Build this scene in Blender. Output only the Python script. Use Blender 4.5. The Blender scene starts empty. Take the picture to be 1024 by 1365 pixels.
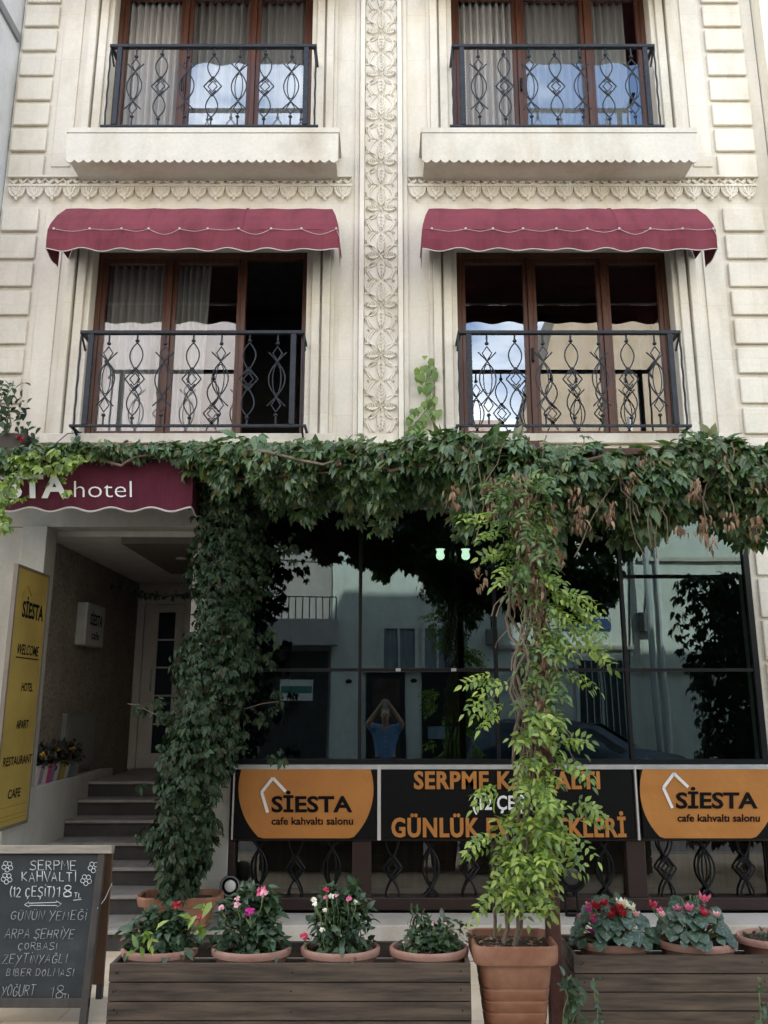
import bpy, bmesh, math, random
import numpy as np
from mathutils import Vector, Matrix
R = math.radians
random.seed(7); rng = np.random.default_rng(7)
S = bpy.context.scene
COL = S.collection

# ------------------------------------------------------------------ camera
FPX, PITCH = 1110.0, R(13.0)          # focal length in photo pixels, upward tilt
CAM = Vector((0.0, -6.9, 1.70))
cd = bpy.data.cameras.new('camera'); cam = bpy.data.objects.new('camera', cd); COL.objects.link(cam)
cam.location = CAM; cam.rotation_euler = (R(90) + PITCH, 0, 0)
cd.sensor_fit = 'VERTICAL'; cd.angle = 2 * math.atan(682.5 / FPX)
cd.clip_start = 0.02; cd.clip_end = 500
S.camera = cam
# ------------------------------------------------------------------ sky, sun, exposure
SUN = Vector((0.45, 0.95, 0.92)).normalized()      # from behind the hotel: its front stands in open shade
elev = math.asin(SUN.z); azim = math.atan2(SUN.x, SUN.y)
W = bpy.data.worlds.new("World"); S.world = W; W.use_nodes = True
nt = W.node_tree; nt.nodes.clear()
def nd(t, **kw):
    n = nt.nodes.new(t)
    for k, v in kw.items(): setattr(n, k, v)
    return n
out = nd('ShaderNodeOutputWorld'); bg = nd('ShaderNodeBackground'); bg.inputs[1].default_value = 0.15
sky = nd('ShaderNodeTexSky'); sky.sky_type = 'NISHITA'; sky.sun_disc = False
sky.sun_elevation = elev; sky.sun_rotation = azim
tc = nd('ShaderNodeTexCoord'); mp = nd('ShaderNodeMapping'); mp.inputs['Scale'].default_value = (1, 1, 2.2)
nz = nd('ShaderNodeTexNoise'); nz.inputs['Scale'].default_value = 2.3; nz.inputs['Detail'].default_value = 8; nz.inputs['Roughness'].default_value = .58
rp = nd('ShaderNodeValToRGB'); rp.color_ramp.elements[0].position = .46; rp.color_ramp.elements[1].position = .66
mx = nd('ShaderNodeMixRGB'); mx.inputs[2].default_value = (9.0, 9.0, 8.8, 1)
nt.links.new(tc.outputs['Generated'], mp.inputs[0]); nt.links.new(mp.outputs[0], nz.inputs[0])
nt.links.new(nz.outputs[0], rp.inputs[0]); nt.links.new(rp.outputs[0], mx.inputs[0])
nt.links.new(sky.outputs[0], mx.inputs[1]); nt.links.new(mx.outputs[0], bg.inputs[0]); nt.links.new(bg.outputs[0], out.inputs[0])
sl = bpy.data.lights.new('sun', 'SUN'); sl.energy = 4.2; sl.angle = R(0.5); sl.color = (1, .95, .86)
so = bpy.data.objects.new('sun', sl); COL.objects.link(so); so.location = SUN * 60
so.rotation_euler = SUN.to_track_quat('Z', 'Y').to_euler()
S.view_settings.view_transform = 'Standard'; S.view_settings.look = 'None'
S.view_settings.gamma = 1; S.view_settings.exposure = 2.24
S.render.engine = 'CYCLES'
try:
    S.cycles.max_bounces = 8; S.cycles.transparent_max_bounces = 12; S.cycles.diffuse_bounces = 4
    S.cycles.sample_clamp_indirect = 6; S.cycles.caustics_reflective = False; S.cycles.caustics_refractive = False
    S.cycles.use_denoising = True
except Exception: pass

# ------------------------------------------------------------------ pixel -> point helpers
def ray(px, py):
    a = (px - 512) / FPX; b = (682.5 - py) / FPX
    return Vector((a, math.cos(PITCH) - b * math.sin(PITCH), math.sin(PITCH) + b * math.cos(PITCH)))
def at(px, py, Y=0.0):
    d = ray(px, py); return CAM + d * ((Y - CAM.y) / d.y)
def plane_at(px, py, p0, n):
    d = ray(px, py); return CAM + d * ((p0 - CAM).dot(n) / d.dot(n))

# ------------------------------------------------------------------ mesh builder
OFF = {}
def link(o, parent=None):
    COL.objects.link(o)
    if parent is not None: o.parent = parent
    return o
def tag(o, label=None, cat=None, group=None, kind=None):
    if label: o['label'] = label
    if cat: o['category'] = cat
    if group: o['group'] = group
    if kind: o['kind'] = kind
    return o
def thing(name, label, cat, loc=(0, 0, 0), group=None, parent=None):
    o = bpy.data.objects.new(name, None); o.empty_display_size = .1; link(o, parent)
    o.location = loc; OFF[o.name] = Vector(loc)
    return tag(o, label, cat, group)
class MB:
    def __init__(s): s.v = []; s.f = []; s.m = []
    def add(s, vs, fs, mi=0):
        b = len(s.v); s.v += [tuple(v) for v in vs]
        for f in fs: s.f.append(tuple(b + i for i in f)); s.m.append(mi)
        return s
    def box(s, x0, x1, y0, y1, z0, z1, mi=0):
        return s.add([(x0,y0,z0),(x1,y0,z0),(x1,y1,z0),(x0,y1,z0),(x0,y0,z1),(x1,y0,z1),(x1,y1,z1),(x0,y1,z1)],
              [(0,3,2,1),(4,5,6,7),(0,1,5,4),(1,2,6,5),(2,3,7,6),(3,0,4,7)], mi)
    def bar(s, p, q, w, h=None, up=(0,0,1), mi=0):
        p = Vector(p); q = Vector(q); h = w if h is None else h
        d = (q - p).normalized(); u = Vector(up)
        if abs(d.dot(u)) > .99: u = Vector((0,1,0))
        a = d.cross(u).normalized() * w / 2; b = a.cross(d).normalized() * h / 2
        vs = [p-a-b, p+a-b, p+a+b, p-a+b, q-a-b, q+a-b, q+a+b, q-a+b]
        return s.add(vs, [(0,1,2,3),(7,6,5,4),(0,4,5,1),(1,5,6,2),(2,6,7,3),(3,7,4,0)], mi)
    def tube(s, pts, r, n=6, mi=0, closed=False):
        P = [Vector(p) for p in pts]; N = len(P); rr = r if isinstance(r, (list, tuple)) else [r] * N
        vs = []; ref = None
        for i, p in enumerate(P):
            t = (P[(i+1) % N] - P[i-1]) if closed else (P[min(i+1, N-1)] - P[max(i-1, 0)])
            if t.length < 1e-9: t = Vector((0,0,1))
            t.normalize()
            if ref is None: ref = Vector((0,0,1)) if abs(t.z) < .9 else Vector((0,1,0))
            a = t.cross(ref)
            if a.length < 1e-4: a = t.orthogonal()
            a.normalize(); b = t.cross(a); ref = -b if b.dot(ref) < 0 else b
            b = ref; a = t.cross(b).normalized()
            for k in range(n):
                th = 2*math.pi*k/n; vs.append(p + (a*math.cos(th) + b*math.sin(th)) * rr[i])
        fs = []
        for i in range(N if closed else N-1):
            j = (i+1) % N
            for k in range(n): k2 = (k+1) % n; fs.append((i*n+k, i*n+k2, j*n+k2, j*n+k))
        if not closed: fs += [tuple(range(n-1,-1,-1)), tuple((N-1)*n+k for k in range(n))]
        return s.add(vs, fs, mi)
    def loft(s, rings, cap0=True, cap1=True, mi=0):
        n = len(rings[0]); vs = [p for r in rings for p in r]; fs = []
        for i in range(len(rings)-1):
            for k in range(n): k2 = (k+1) % n; fs.append((i*n+k, i*n+k2, (i+1)*n+k2, (i+1)*n+k))
        if cap0: fs.append(tuple(range(n-1,-1,-1)))
        if cap1: fs.append(tuple((len(rings)-1)*n+k for k in range(n)))
        return s.add(vs, fs, mi)
    def lathe(s, c, prof, n=24, cap0=True, cap1=True, mi=0, sx=1, sy=1):
        return s.loft([[(c[0]+r*sx*math.cos(2*math.pi*k/n), c[1]+r*sy*math.sin(2*math.pi*k/n), c[2]+z) for k in range(n)] for r, z in prof], cap0, cap1, mi)
    def prism(s, poly, o, u, v, w, t, mi=0):        # polygon (a,b) on plane o+u*a+v*b, extruded t along w
        o, u, v, w = Vector(o), Vector(u), Vector(v), Vector(w); n = len(poly)
        A = [o + u*a + v*b for a, b in poly]; B = [p + w*t for p in A]
        return s.add(A + B, [tuple(range(n-1,-1,-1)), tuple(range(n, 2*n))] + [(i, (i+1)%n, n+(i+1)%n, n+i) for i in range(n)], mi)
    def sphere(s, c, r, n=10, mi=0, sc=(1,1,1)):
        m = n // 2 + 1
        return s.loft([[(c[0]+sc[0]*r*max(math.sin(math.pi*i/m),.02)*math.cos(2*math.pi*k/n), c[1]+sc[1]*r*max(math.sin(math.pi*i/m),.02)*math.sin(2*math.pi*k/n), c[2]-sc[2]*r*math.cos(math.pi*i/m)) for k in range(n)] for i in range(m+1)], True, True, mi)
    def grid(s, rows, mi=0):
        n = len(rows[0]); vs = [p for r in rows for p in r]
        return s.add(vs, [(i*n+k, i*n+k+1, (i+1)*n+k+1, (i+1)*n+k) for i in range(len(rows)-1) for k in range(n-1)], mi)
    def build(s, name, mat, parent=None, bevel=0, smooth=False, solid=0, fix=True, label=None):
        o0 = OFF.get(parent.name, Vector()) if parent is not None else Vector()
        me = bpy.data.meshes.new(name); me.from_pydata([tuple(Vector(v) - o0) for v in s.v], [], s.f)
        mats = mat if isinstance(mat, (list, tuple)) else [mat]
        for m in mats: me.materials.append(m)
        if any(s.m): me.polygons.foreach_set('material_index', s.m)
        if fix:
            bm = bmesh.new(); bm.from_mesh(me); bmesh.ops.recalc_face_normals(bm, faces=bm.faces); bm.to_mesh(me); bm.free()
        if smooth: me.polygons.foreach_set('use_smooth', [True]*len(me.polygons))
        o = bpy.data.objects.new(name, me); link(o, parent); OFF[o.name] = o0.copy()
        if smooth and smooth != 'all':
            md = o.modifiers.new('edges', 'EDGE_SPLIT'); md.split_angle = R(40)
        if solid: md = o.modifiers.new('thick', 'SOLIDIFY'); md.thickness = solid; md.offset = 0
        if bevel:
            md = o.modifiers.new('bevel', 'BEVEL'); md.width = bevel; md.segments = 2; md.limit_method = 'ANGLE'; md.angle_limit = R(35)
        if label: o['label'] = label
        return o

# ------------------------------------------------------------------ materials
def rgb(*c): return (c[0], c[1], c[2], 1)
class Mat:
    def __init__(s, name):
        s.m = bpy.data.materials.new(name); s.m.use_nodes = True; s.t = s.m.node_tree; s.t.nodes.clear()
        s.out = s.n('ShaderNodeOutputMaterial'); s.p = s.n('ShaderNodeBsdfPrincipled'); s.l(s.p.outputs[0], s.out.inputs[0])
        s.geo = s.n('ShaderNodeNewGeometry')      # world position: no two copies share the same stains
    def n(s, t, **kw):
        x = s.t.nodes.new(t)
        for k, v in kw.items(): setattr(x, k, v)
        return x
    def l(s, a, b): s.t.links.new(a, b)
    def noise(s, scale, stretch=(1,1,1), detail=6, rough=.6):
        mp = s.n('ShaderNodeMapping'); mp.inputs['Scale'].default_value = stretch; s.l(s.geo.outputs['Position'], mp.inputs[0])
        x = s.n('ShaderNodeTexNoise'); x.inputs['Scale'].default_value = scale; x.inputs['Detail'].default_value = detail; x.inputs['Roughness'].default_value = rough
        s.l(mp.outputs[0], x.inputs[0]); return x.outputs[0]
    def ramp(s, fac, stops):
        r = s.n('ShaderNodeValToRGB'); e = r.color_ramp.elements
        e[0].position, e[0].color = stops[0][0], rgb(*stops[0][1]); e[1].position, e[1].color = stops[-1][0], rgb(*stops[-1][1])
        for p, c in stops[1:-1]: k = e.new(p); k.color = rgb(*c)
        s.l(fac, r.inputs[0]); return r.outputs[0]
    def mix(s, fac, a, b, mode='MIX'):
        x = s.n('ShaderNodeMixRGB', blend_type=mode)
        for i, v in ((0, fac), (1, a), (2, b)):
            if isinstance(v, (int, float)): x.inputs[i].default_value = v
            elif isinstance(v, tuple): x.inputs[i].default_value = rgb(*v)
            else: s.l(v, x.inputs[i])
        return x.outputs[0]
    def bump(s, h, strength=.3, dist=.01):
        b = s.n('ShaderNodeBump'); b.inputs['Strength'].default_value = strength; b.inputs['Distance'].default_value = dist
        s.l(h, b.inputs['Height']); s.l(b.outputs[0], s.p.inputs['Normal']); return b
def M(name, c1, c2=None, rough=.7, scale=6, stretch=(1,1,1), bump=0, bscale=40, spec=.4, metal=0, lo=.35, hi=.68, bdist=.01):
    a = Mat(name); p = a.p; p.inputs['Roughness'].default_value = rough; p.inputs['Metallic'].default_value = metal
    p.inputs['Specular IOR Level'].default_value = spec
    c2 = c2 or tuple(x*.8 for x in c1)
    a.l(a.ramp(a.noise(scale, stretch), [(lo, c1), (hi, c2)]), p.inputs['Base Color'])
    if bump: a.bump(a.noise(bscale, stretch), bump, bdist)
    return a.m

def stone_mat(name, base, joint=True):
    a = Mat(name); p = a.p; p.inputs['Roughness'].default_value = .85; p.inputs['Specular IOR Level'].default_value = .25
    d = tuple(x*.80 for x in base)
    c = a.ramp(a.noise(1.1, (1,1,.8), 8, .62), [(.36, base), (.50, (base[0]*.90, base[1]*.91, base[2]*.93)), (.60, tuple(x*.95 for x in base)), (.72, d)])
    c2 = a.ramp(a.noise(1.7, (1.6,1.6,.5), 7, .62), [(.47, (1,1,1)), (.74, (.80,.765,.70))])       # rain streaks
    c = a.mix(1.0, c, c2, 'MULTIPLY')
    c3 = a.ramp(a.noise(30, (1,1,1), 4, .7), [(.3, (1.0,1.0,1.0)), (.75, (.90,.88,.85))])
    c = a.mix(1.0, c, c3, 'MULTIPLY')
    if joint:
        mp = a.n('ShaderNodeMapping'); mp.inputs['Rotation'].default_value = (R(90), 0, 0); a.l(a.geo.outputs['Position'], mp.inputs[0])
        b = a.n('ShaderNodeTexBrick'); b.inputs['Scale'].default_value = 1; b.inputs['Brick Width'].default_value = .83; b.inputs['Row Height'].default_value = .52
        b.inputs['Mortar Size'].default_value = .0035; b.inputs['Color1'].default_value = rgb(1,1,1); b.inputs['Color2'].default_value = rgb(.955,.95,.94); b.inputs['Mortar'].default_value = rgb(.90,.88,.85)
        a.l(mp.outputs[0], b.inputs[0]); c = a.mix(1.0, c, b.outputs[0], 'MULTIPLY')
    a.l(c, p.inputs['Base Color']); a.bump(a.noise(45, (1,1,1), 5), .25, .006)
    return a.m
STONE = stone_mat('limestone', (.71, .665, .57)); STONE2 = stone_mat('carved_limestone', (.73, .685, .59), False)
PLASTER = stone_mat('white_plaster', (.70, .69, .66), False)
PLASTER_W = stone_mat('cream_plaster', (.74, .69, .57), False)

def leaf_mat(name, cols, trans=.30, rough=.36, vein=None, spec=.42):
    a = Mat(name); p = a.p; p.inputs['Roughness'].default_value = rough; p.inputs['Specular IOR Level'].default_value = spec
    g = a.n('ShaderNodeNewGeometry'); n = len(cols)
    c = a.ramp(g.outputs['Random Per Island'], [(i/(n-1), k) for i, k in enumerate(cols)])
    c = a.mix(.5, c, a.ramp(a.noise(60), [(.3, (.75,.75,.75)), (.7, (1.2,1.2,1.2))]), 'MULTIPLY')
    if vein: c = a.mix(a.ramp(a.noise(*vein[0]), [(.52, (0,0,0)), (.6, (1,1,1))]), c, vein[1])
    a.l(c, p.inputs['Base Color'])
    t = a.n('ShaderNodeBsdfTranslucent'); a.l(a.mix(1.0, c, (1.5, 1.6, .7), 'MULTIPLY'), t.inputs[0])
    m = a.n('ShaderNodeMixShader'); m.inputs[0].default_value = trans
    a.l(p.outputs[0], m.inputs[1]); a.l(t.outputs[0], m.inputs[2]); a.l(m.outputs[0], a.out.inputs[0])
    return a.m
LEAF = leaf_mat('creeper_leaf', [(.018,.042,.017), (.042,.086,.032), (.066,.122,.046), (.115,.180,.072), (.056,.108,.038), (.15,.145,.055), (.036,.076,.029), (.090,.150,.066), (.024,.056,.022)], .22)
LEAF_D = leaf_mat('shaded_creeper_leaf', [(.008,.019,.009), (.015,.032,.015), (.023,.046,.021), (.034,.062,.028), (.017,.036,.016), (.046,.048,.022), (.013,.029,.013)], .10, .5, None, .18)  # darker copy of the creeper leaf, with the shade put into its colour
LEAF_B = leaf_mat('young_leaf', [(.065,.115,.028), (.13,.20,.042), (.20,.28,.058), (.33,.40,.10)], .38)
LEAF_P = leaf_mat('potted_leaf', [(.022,.046,.024), (.034,.066,.034), (.050,.090,.044), (.075,.115,.058)], .2)
LEAF_C = leaf_mat('marbled_leaf', [(.018,.040,.026), (.026,.055,.033), (.036,.070,.040)], .12, .4, ((55, (1,1,1), 3), (.085,.125,.095)))
LEAF_X = leaf_mat('withered_leaf', [(.10,.056,.038), (.20,.115,.075), (.34,.23,.15), (.14,.075,.05), (.24,.15,.08)], .2, .8)
STEM = M('woody_stem', (.10,.075,.05), (.17,.13,.09), .9, 30, bump=.4)
STEM_G = M('green_stem', (.10,.15,.05), (.15,.19,.08), .7, 30)
def petal_mat(name, c1, c2):
    return leaf_mat(name, [c1, c2, c1], .25, .6)
RED = petal_mat('red_petal', (.38,.015,.03), (.25,.008,.02)); PINK = petal_mat('pink_petal', (.72,.20,.36), (.62,.10,.27))
PALE = petal_mat('pale_pink_petal', (.76,.50,.55), (.70,.36,.46)); WHITE_P = petal_mat('white_petal', (.80,.78,.74), (.74,.70,.66))
MAG = petal_mat('magenta_petal', (.60,.03,.34), (.46,.02,.24)); CRIM = petal_mat('coral_red_petal', (.60,.06,.12), (.46,.02,.07))

IRON = M('black_iron', (.010,.012,.016), (.020,.024,.030), .5, 25, bump=.25, bscale=120, spec=.28)
WOODW = M('window_wood', (.095,.038,.022), (.058,.024,.015), .38, 3.5, (9,9,.8), .15, 18)
WOOD_D = M('cafe_frame_wood', (.028,.013,.010), (.016,.009,.007), .45, 3.5, (1,9,9), .15, 18)
PLANK = M('weathered_plank', (.098,.070,.049), (.014,.0105,.008), .7, 2.4, (1.2,9,14), .5, 6, bdist=.006, lo=.30, hi=.72)
RUST = M('rusty_steel', (.085,.028,.021), (.042,.016,.013), .7, 18, bump=.3)
TERRA = M('terracotta', (.175,.072,.038), (.30,.165,.11), .7, 5.5, bump=.25, lo=.42, hi=.80)
TERRA_P = M('pink_terracotta', (.24,.12,.09), (.36,.215,.17), .75, 7, bump=.2, lo=.3, hi=.75)
SOIL = M('potting_soil', (.030,.020,.014), (.075,.052,.036), 1, 60, bump=1, bscale=90, bdist=.02)
ALU = M('pale_aluminium', (.42,.42,.40), (.34,.34,.33), .45, 12, metal=.3)
BLACK = M('black_panel', (.003,.0032,.0035), (.005,.005,.005), .6, 5, spec=.12)
BLACKM = M('black_metal', (.004,.004,.005), (.008,.008,.008), .45, 5, spec=.2)
ORANGE = M('orange_vinyl', (.42,.175,.042), (.34,.138,.034), .42, 2.6, spec=.35, bump=.5, bscale=5, bdist=.02)
INK = M('black_lettering', (.003,.0026,.0026), (.006,.005,.005), .6, spec=.1)
WHITE = M('white_lettering', (.72,.72,.70), (.66,.66,.64), .6)
CHALK = M('chalk_line', (.62,.64,.62), (.40,.42,.42), 1, 90, lo=.3, hi=.7)
YELLOW = M('yellow_vinyl', (.40,.285,.072), (.31,.22,.056), .45, 2.4, bump=.5, bscale=4, bdist=.02)
def fabric(name, c1, c2):
    a = Mat(name); a.p.inputs['Roughness'].default_value = .85; a.p.inputs['Specular IOR Level'].default_value = .2
    c = a.ramp(a.noise(2.2, (1,1,1), 8, .6), [(.35, c1), (.68, c2)])
    c = a.mix(1.0, c, a.ramp(a.noise(4.5, (1.6,1,.35), 7, .65), [(.46, (1,1,1)), (.72, (.70,.68,.67))]), 'MULTIPLY')
    a.l(c, a.p.inputs['Base Color']); a.bump(a.noise(3.2, (1.6,1,.55), 6, .6), .45, .05); return a.m
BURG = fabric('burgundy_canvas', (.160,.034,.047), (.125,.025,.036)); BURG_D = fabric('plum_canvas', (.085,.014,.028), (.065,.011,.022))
TRIM = M('white_piping', (.50,.47,.45), (.40,.37,.35), .8)
SHEER = None
def sheer(name, c, alpha):
    a = Mat(name); d = a.n('ShaderNodeBsdfDiffuse'); d.inputs[0].default_value = rgb(*c)
    tl = a.n('ShaderNodeBsdfTranslucent'); tl.inputs[0].default_value = rgb(*c)
    m0 = a.n('ShaderNodeMixShader'); m0.inputs[0].default_value = .35; a.l(d.outputs[0], m0.inputs[1]); a.l(tl.outputs[0], m0.inputs[2])
    tr = a.n('ShaderNodeBsdfTransparent'); m = a.n('ShaderNodeMixShader')
    f = a.ramp(a.noise(5, (30,30,.3)), [(.3, (alpha-.1,)*3), (.7, (min(alpha+.15,1),)*3)]); a.l(f, m.inputs[0])
    a.l(tr.outputs[0], m.inputs[1]); a.l(m0.outputs[0], m.inputs[2]); a.l(m.outputs[0], a.out.inputs[0]); return a.m
SHEER = sheer('sheer_curtain', (.80,.78,.75), .80)
SHEER_D = sheer('grey_curtain', (.62,.60,.58), .88)
def glass(name, tint, refl, f0, f1, wave):
    a = Mat(name); tr = a.n('ShaderNodeBsdfTransparent'); tr.inputs[0].default_value = rgb(*tint)
    g = a.n('ShaderNodeBsdfGlossy'); g.inputs[0].default_value = rgb(*refl); g.inputs['Roughness'].default_value = 0.0
    lw = a.n('ShaderNodeLayerWeight'); lw.inputs[0].default_value = .25
    mr = a.n('ShaderNodeMapRange'); mr.inputs[3].default_value = f0; mr.inputs[4].default_value = f1
    a.l(lw.outputs['Fresnel'], mr.inputs[0])
    b = a.n('ShaderNodeBump'); b.inputs['Strength'].default_value = wave; b.inputs['Distance'].default_value = .004
    a.l(a.noise(1.6, (1,1,.6), 2, .4), b.inputs['Height']); a.l(b.outputs[0], g.inputs['Normal'])
    m = a.n('ShaderNodeMixShader'); a.l(mr.outputs[0], m.inputs[0]); a.l(tr.outputs[0], m.inputs[1]); a.l(g.outputs[0], m.inputs[2]); a.l(m.outputs[0], a.out.inputs[0]); return a.m
GLASS = glass('window_glass', (.78,.81,.81), (.80,.84,.88), .24, .55, .05)
GLASS_C = glass('tinted_cafe_glass', (.26,.32,.31), (.44,.58,.60), .15, .43, .22)
GLASS_L = glass('dusty_low_glass', (.5,.5,.48), (.46,.46,.44), .20, .45, .1)
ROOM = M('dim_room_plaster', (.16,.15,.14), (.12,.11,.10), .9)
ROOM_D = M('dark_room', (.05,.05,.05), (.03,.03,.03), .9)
def emit(name, c, s):
    a = Mat(name); a.p.inputs['Emission Color'].default_value = rgb(*c); a.p.inputs['Emission Strength'].default_value = s
    a.p.inputs['Base Color'].default_value = rgb(*c); return a.m

# ------------------------------------------------------------------ foliage helpers
def leaf_mesh(P, D, N, L, Wd, fold=.22, droop=.18):
    P, D, N = (np.asarray(a, float) for a in (P, D, N)); L = np.asarray(L, float)[:, None]
    Wd = np.broadcast_to(np.asarray(Wd, float), (len(P),))[:, None]
    D = D / np.linalg.norm(D, axis=1, keepdims=True); Sd = np.cross(D, N); Sd /= np.linalg.norm(Sd, axis=1, keepdims=True) + 1e-9
    N = np.cross(Sd, D)
    def pt(a, w, h): return P + D*L*a + Sd*L*Wd*w + N*L*h
    V = np.stack([pt(0,0,0), pt(.28,-.42,fold*.42-.01), pt(.62,-.36,fold*.32-droop*.35), pt(1,0,-droop), pt(.62,.36,fold*.32-droop*.35), pt(.28,.42,fold*.42-.01), pt(.28,0,0), pt(.62,0,-droop*.3)], 1)
    n = len(P); b = (np.arange(n)*8)[:, None]
    tri = np.array([[0,6,1],[0,5,6],[2,7,3],[7,4,3]]); quad = np.array([[1,6,7,2],[6,5,4,7]])
    return V.reshape(-1,3), (b[:, :, None] + tri[None]).reshape(-1,3), (b[:, :, None] + quad[None]).reshape(-1,4)
def leaves_obj(name, parts, mat, parent=None, smooth=True):
    Vs, F = [], []; base = 0; o0 = np.array(OFF.get(parent.name, Vector())) if parent is not None else np.zeros(3)
    for V, T, Q in parts:
        Vs.append(V - o0); F += (T + base).tolist(); F += (Q + base).tolist(); base += len(V)
    me = bpy.data.meshes.new(name); me.from_pydata(np.concatenate(Vs).tolist(), [], F); me.materials.append(mat)
    if smooth: me.polygons.foreach_set('use_smooth', [True]*len(me.polygons))
    o = bpy.data.objects.new(name, me); link(o, parent); OFF[o.name] = Vector(o0); return o
def nrm(a): a = np.asarray(a, float); return a / (np.linalg.norm(a, axis=-1, keepdims=True) + 1e-9)
def rnd(n, s=1.0): return rng.normal(0, s, (n, 3))
def palmate(P, outw, size, jitter=.5, down=.8):
    """five-leaflet creeper leaves hanging at points P, facing outw"""
    P = np.asarray(P, float); n = len(P); outw = nrm(np.asarray(outw, float) + rnd(n, jitter))
    d = nrm(np.array([0,0,-1.0])*down + outw*.55 + rnd(n, .35)); nn = nrm(outw + np.array([0,0,.45]) + rnd(n, .2))
    s = nrm(np.cross(d, nn)); nn = np.cross(s, d); res = []; sz = rng.uniform(.62, 1.30, n)
    for a, k in ((-1.05,.66), (-.52,.88), (0,1), (.52,.88), (1.05,.66)):
        dd = d*math.cos(a) + s*math.sin(a)
        keep = rng.random(n) > .06
        L = size * k * sz * rng.uniform(.85, 1.2, n)
        dk = nrm(dd + np.array([0,0,-.12]) - nn*.10 + rnd(n, .12)); res.append(leaf_mesh((P + dd*(L*.16)[:, None])[keep], dk[keep], (nn + rnd(n, .22))[keep], L[keep], rng.uniform(.47,.62,keep.sum()), .22, .26))
    return res
def single(P, outw, size, jitter=.6, down=.5, wd=.6, droop=.2):
    P = np.asarray(P, float); n = len(P); o = nrm(np.asarray(outw, float) + rnd(n, jitter))
    d = nrm(np.array([0,0,-1.0])*down + o*.7 + rnd(n, .4)); return [leaf_mesh(P, d, nrm(o + np.array([0,0,.6]) + rnd(n,.3)), size*rng.uniform(.65,1.3,n), wd, .2, droop)]
def pinnate(P, dirs, size, pairs=4, length=.2, up=(0,-.5,.8)):
    """feathery leaves: leaflet pairs along a drooping stalk"""
    P = np.asarray(P, float); n = len(P); d0 = nrm(dirs); res = []; nn = nrm(np.array(up) + rnd(n, .35))
    for k in range(pairs + 1):
        t = (k + .6) / (pairs + .6); dk = nrm(d0 + np.array([0,0,-.75])*t); q = P + d0*length*t + np.array([0,0,-.35])*length*t*t
        s = nrm(np.cross(dk, nn)); L = size*rng.uniform(.8,1.2,n)
        if k == pairs: res.append(leaf_mesh(q, dk, nn, L*1.05, .50, .2, .15)); break
        for sg in (-1, 1):
            res.append(leaf_mesh(q, nrm(dk*.55 + s*sg + rnd(n,.12)), nn + rnd(n,.15), L*(.75+.3*math.sin(3*t)), .50, .2, .18))
    return res

# ------------------------------------------------------------------ lettering helpers
_dg = None
def text_mesh(s, bold=0.0, shear=0.0, spacing=1.0):
    c = bpy.data.curves.new('t', 'FONT'); c.body = s; c.size = 1; c.offset = bold; c.shear = shear; c.space_character = spacing; c.resolution_u = 3
    o = bpy.data.objects.new('t', c); COL.objects.link(o); bpy.context.view_layer.update()
    dg = bpy.context.evaluated_depsgraph_get(); me = bpy.data.meshes.new_from_object(o.evaluated_get(dg))
    V = [tuple(v.co) for v in me.vertices]; F = [tuple(p.vertices) for p in me.polygons]
    bpy.data.objects.remove(o); bpy.data.curves.remove(c); bpy.data.meshes.remove(me); return V, F
CAP = max(v[1] for v in text_mesh('H')[0])
def write(mb, s, o, u, v, width, cap, bold=0.0, shear=0.0, spacing=1.0, lift=.003, mi=0):
    """flat raised letters: baseline starts at o, runs along u, letters rise along v"""
    extra = max(0, bold-.028); V, F = text_mesh(s, min(bold, .028), shear, spacing); o, u, v = Vector(o), Vector(u).normalized(), Vector(v).normalized(); w = u.cross(v)
    x0 = min(a[0] for a in V); x1 = max(a[0] for a in V); kx = width/(x1-x0); ky = cap/CAP
    for e, dl in (((0, 0),) if not extra else ((-extra, 0), (0, .0004), (extra, .0008))):      # heavier strokes: three slightly shifted layers
        mb.add([o + u*(a[0]-x0+e)*kx + v*a[1]*ky + w*(lift+dl) for a in V], F, mi)
def write_px(mb, s, x0, x1, ybase, ycap, pt, **kw):
    """place a line of lettering on a plane given by pt(px,py)"""
    a, b, c = pt(x0, ybase), pt(x1, ybase), pt(x0, ycap)
    write(mb, s, a, b - a, c - a, (b - a).length, (c - a).length, **kw)
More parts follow.
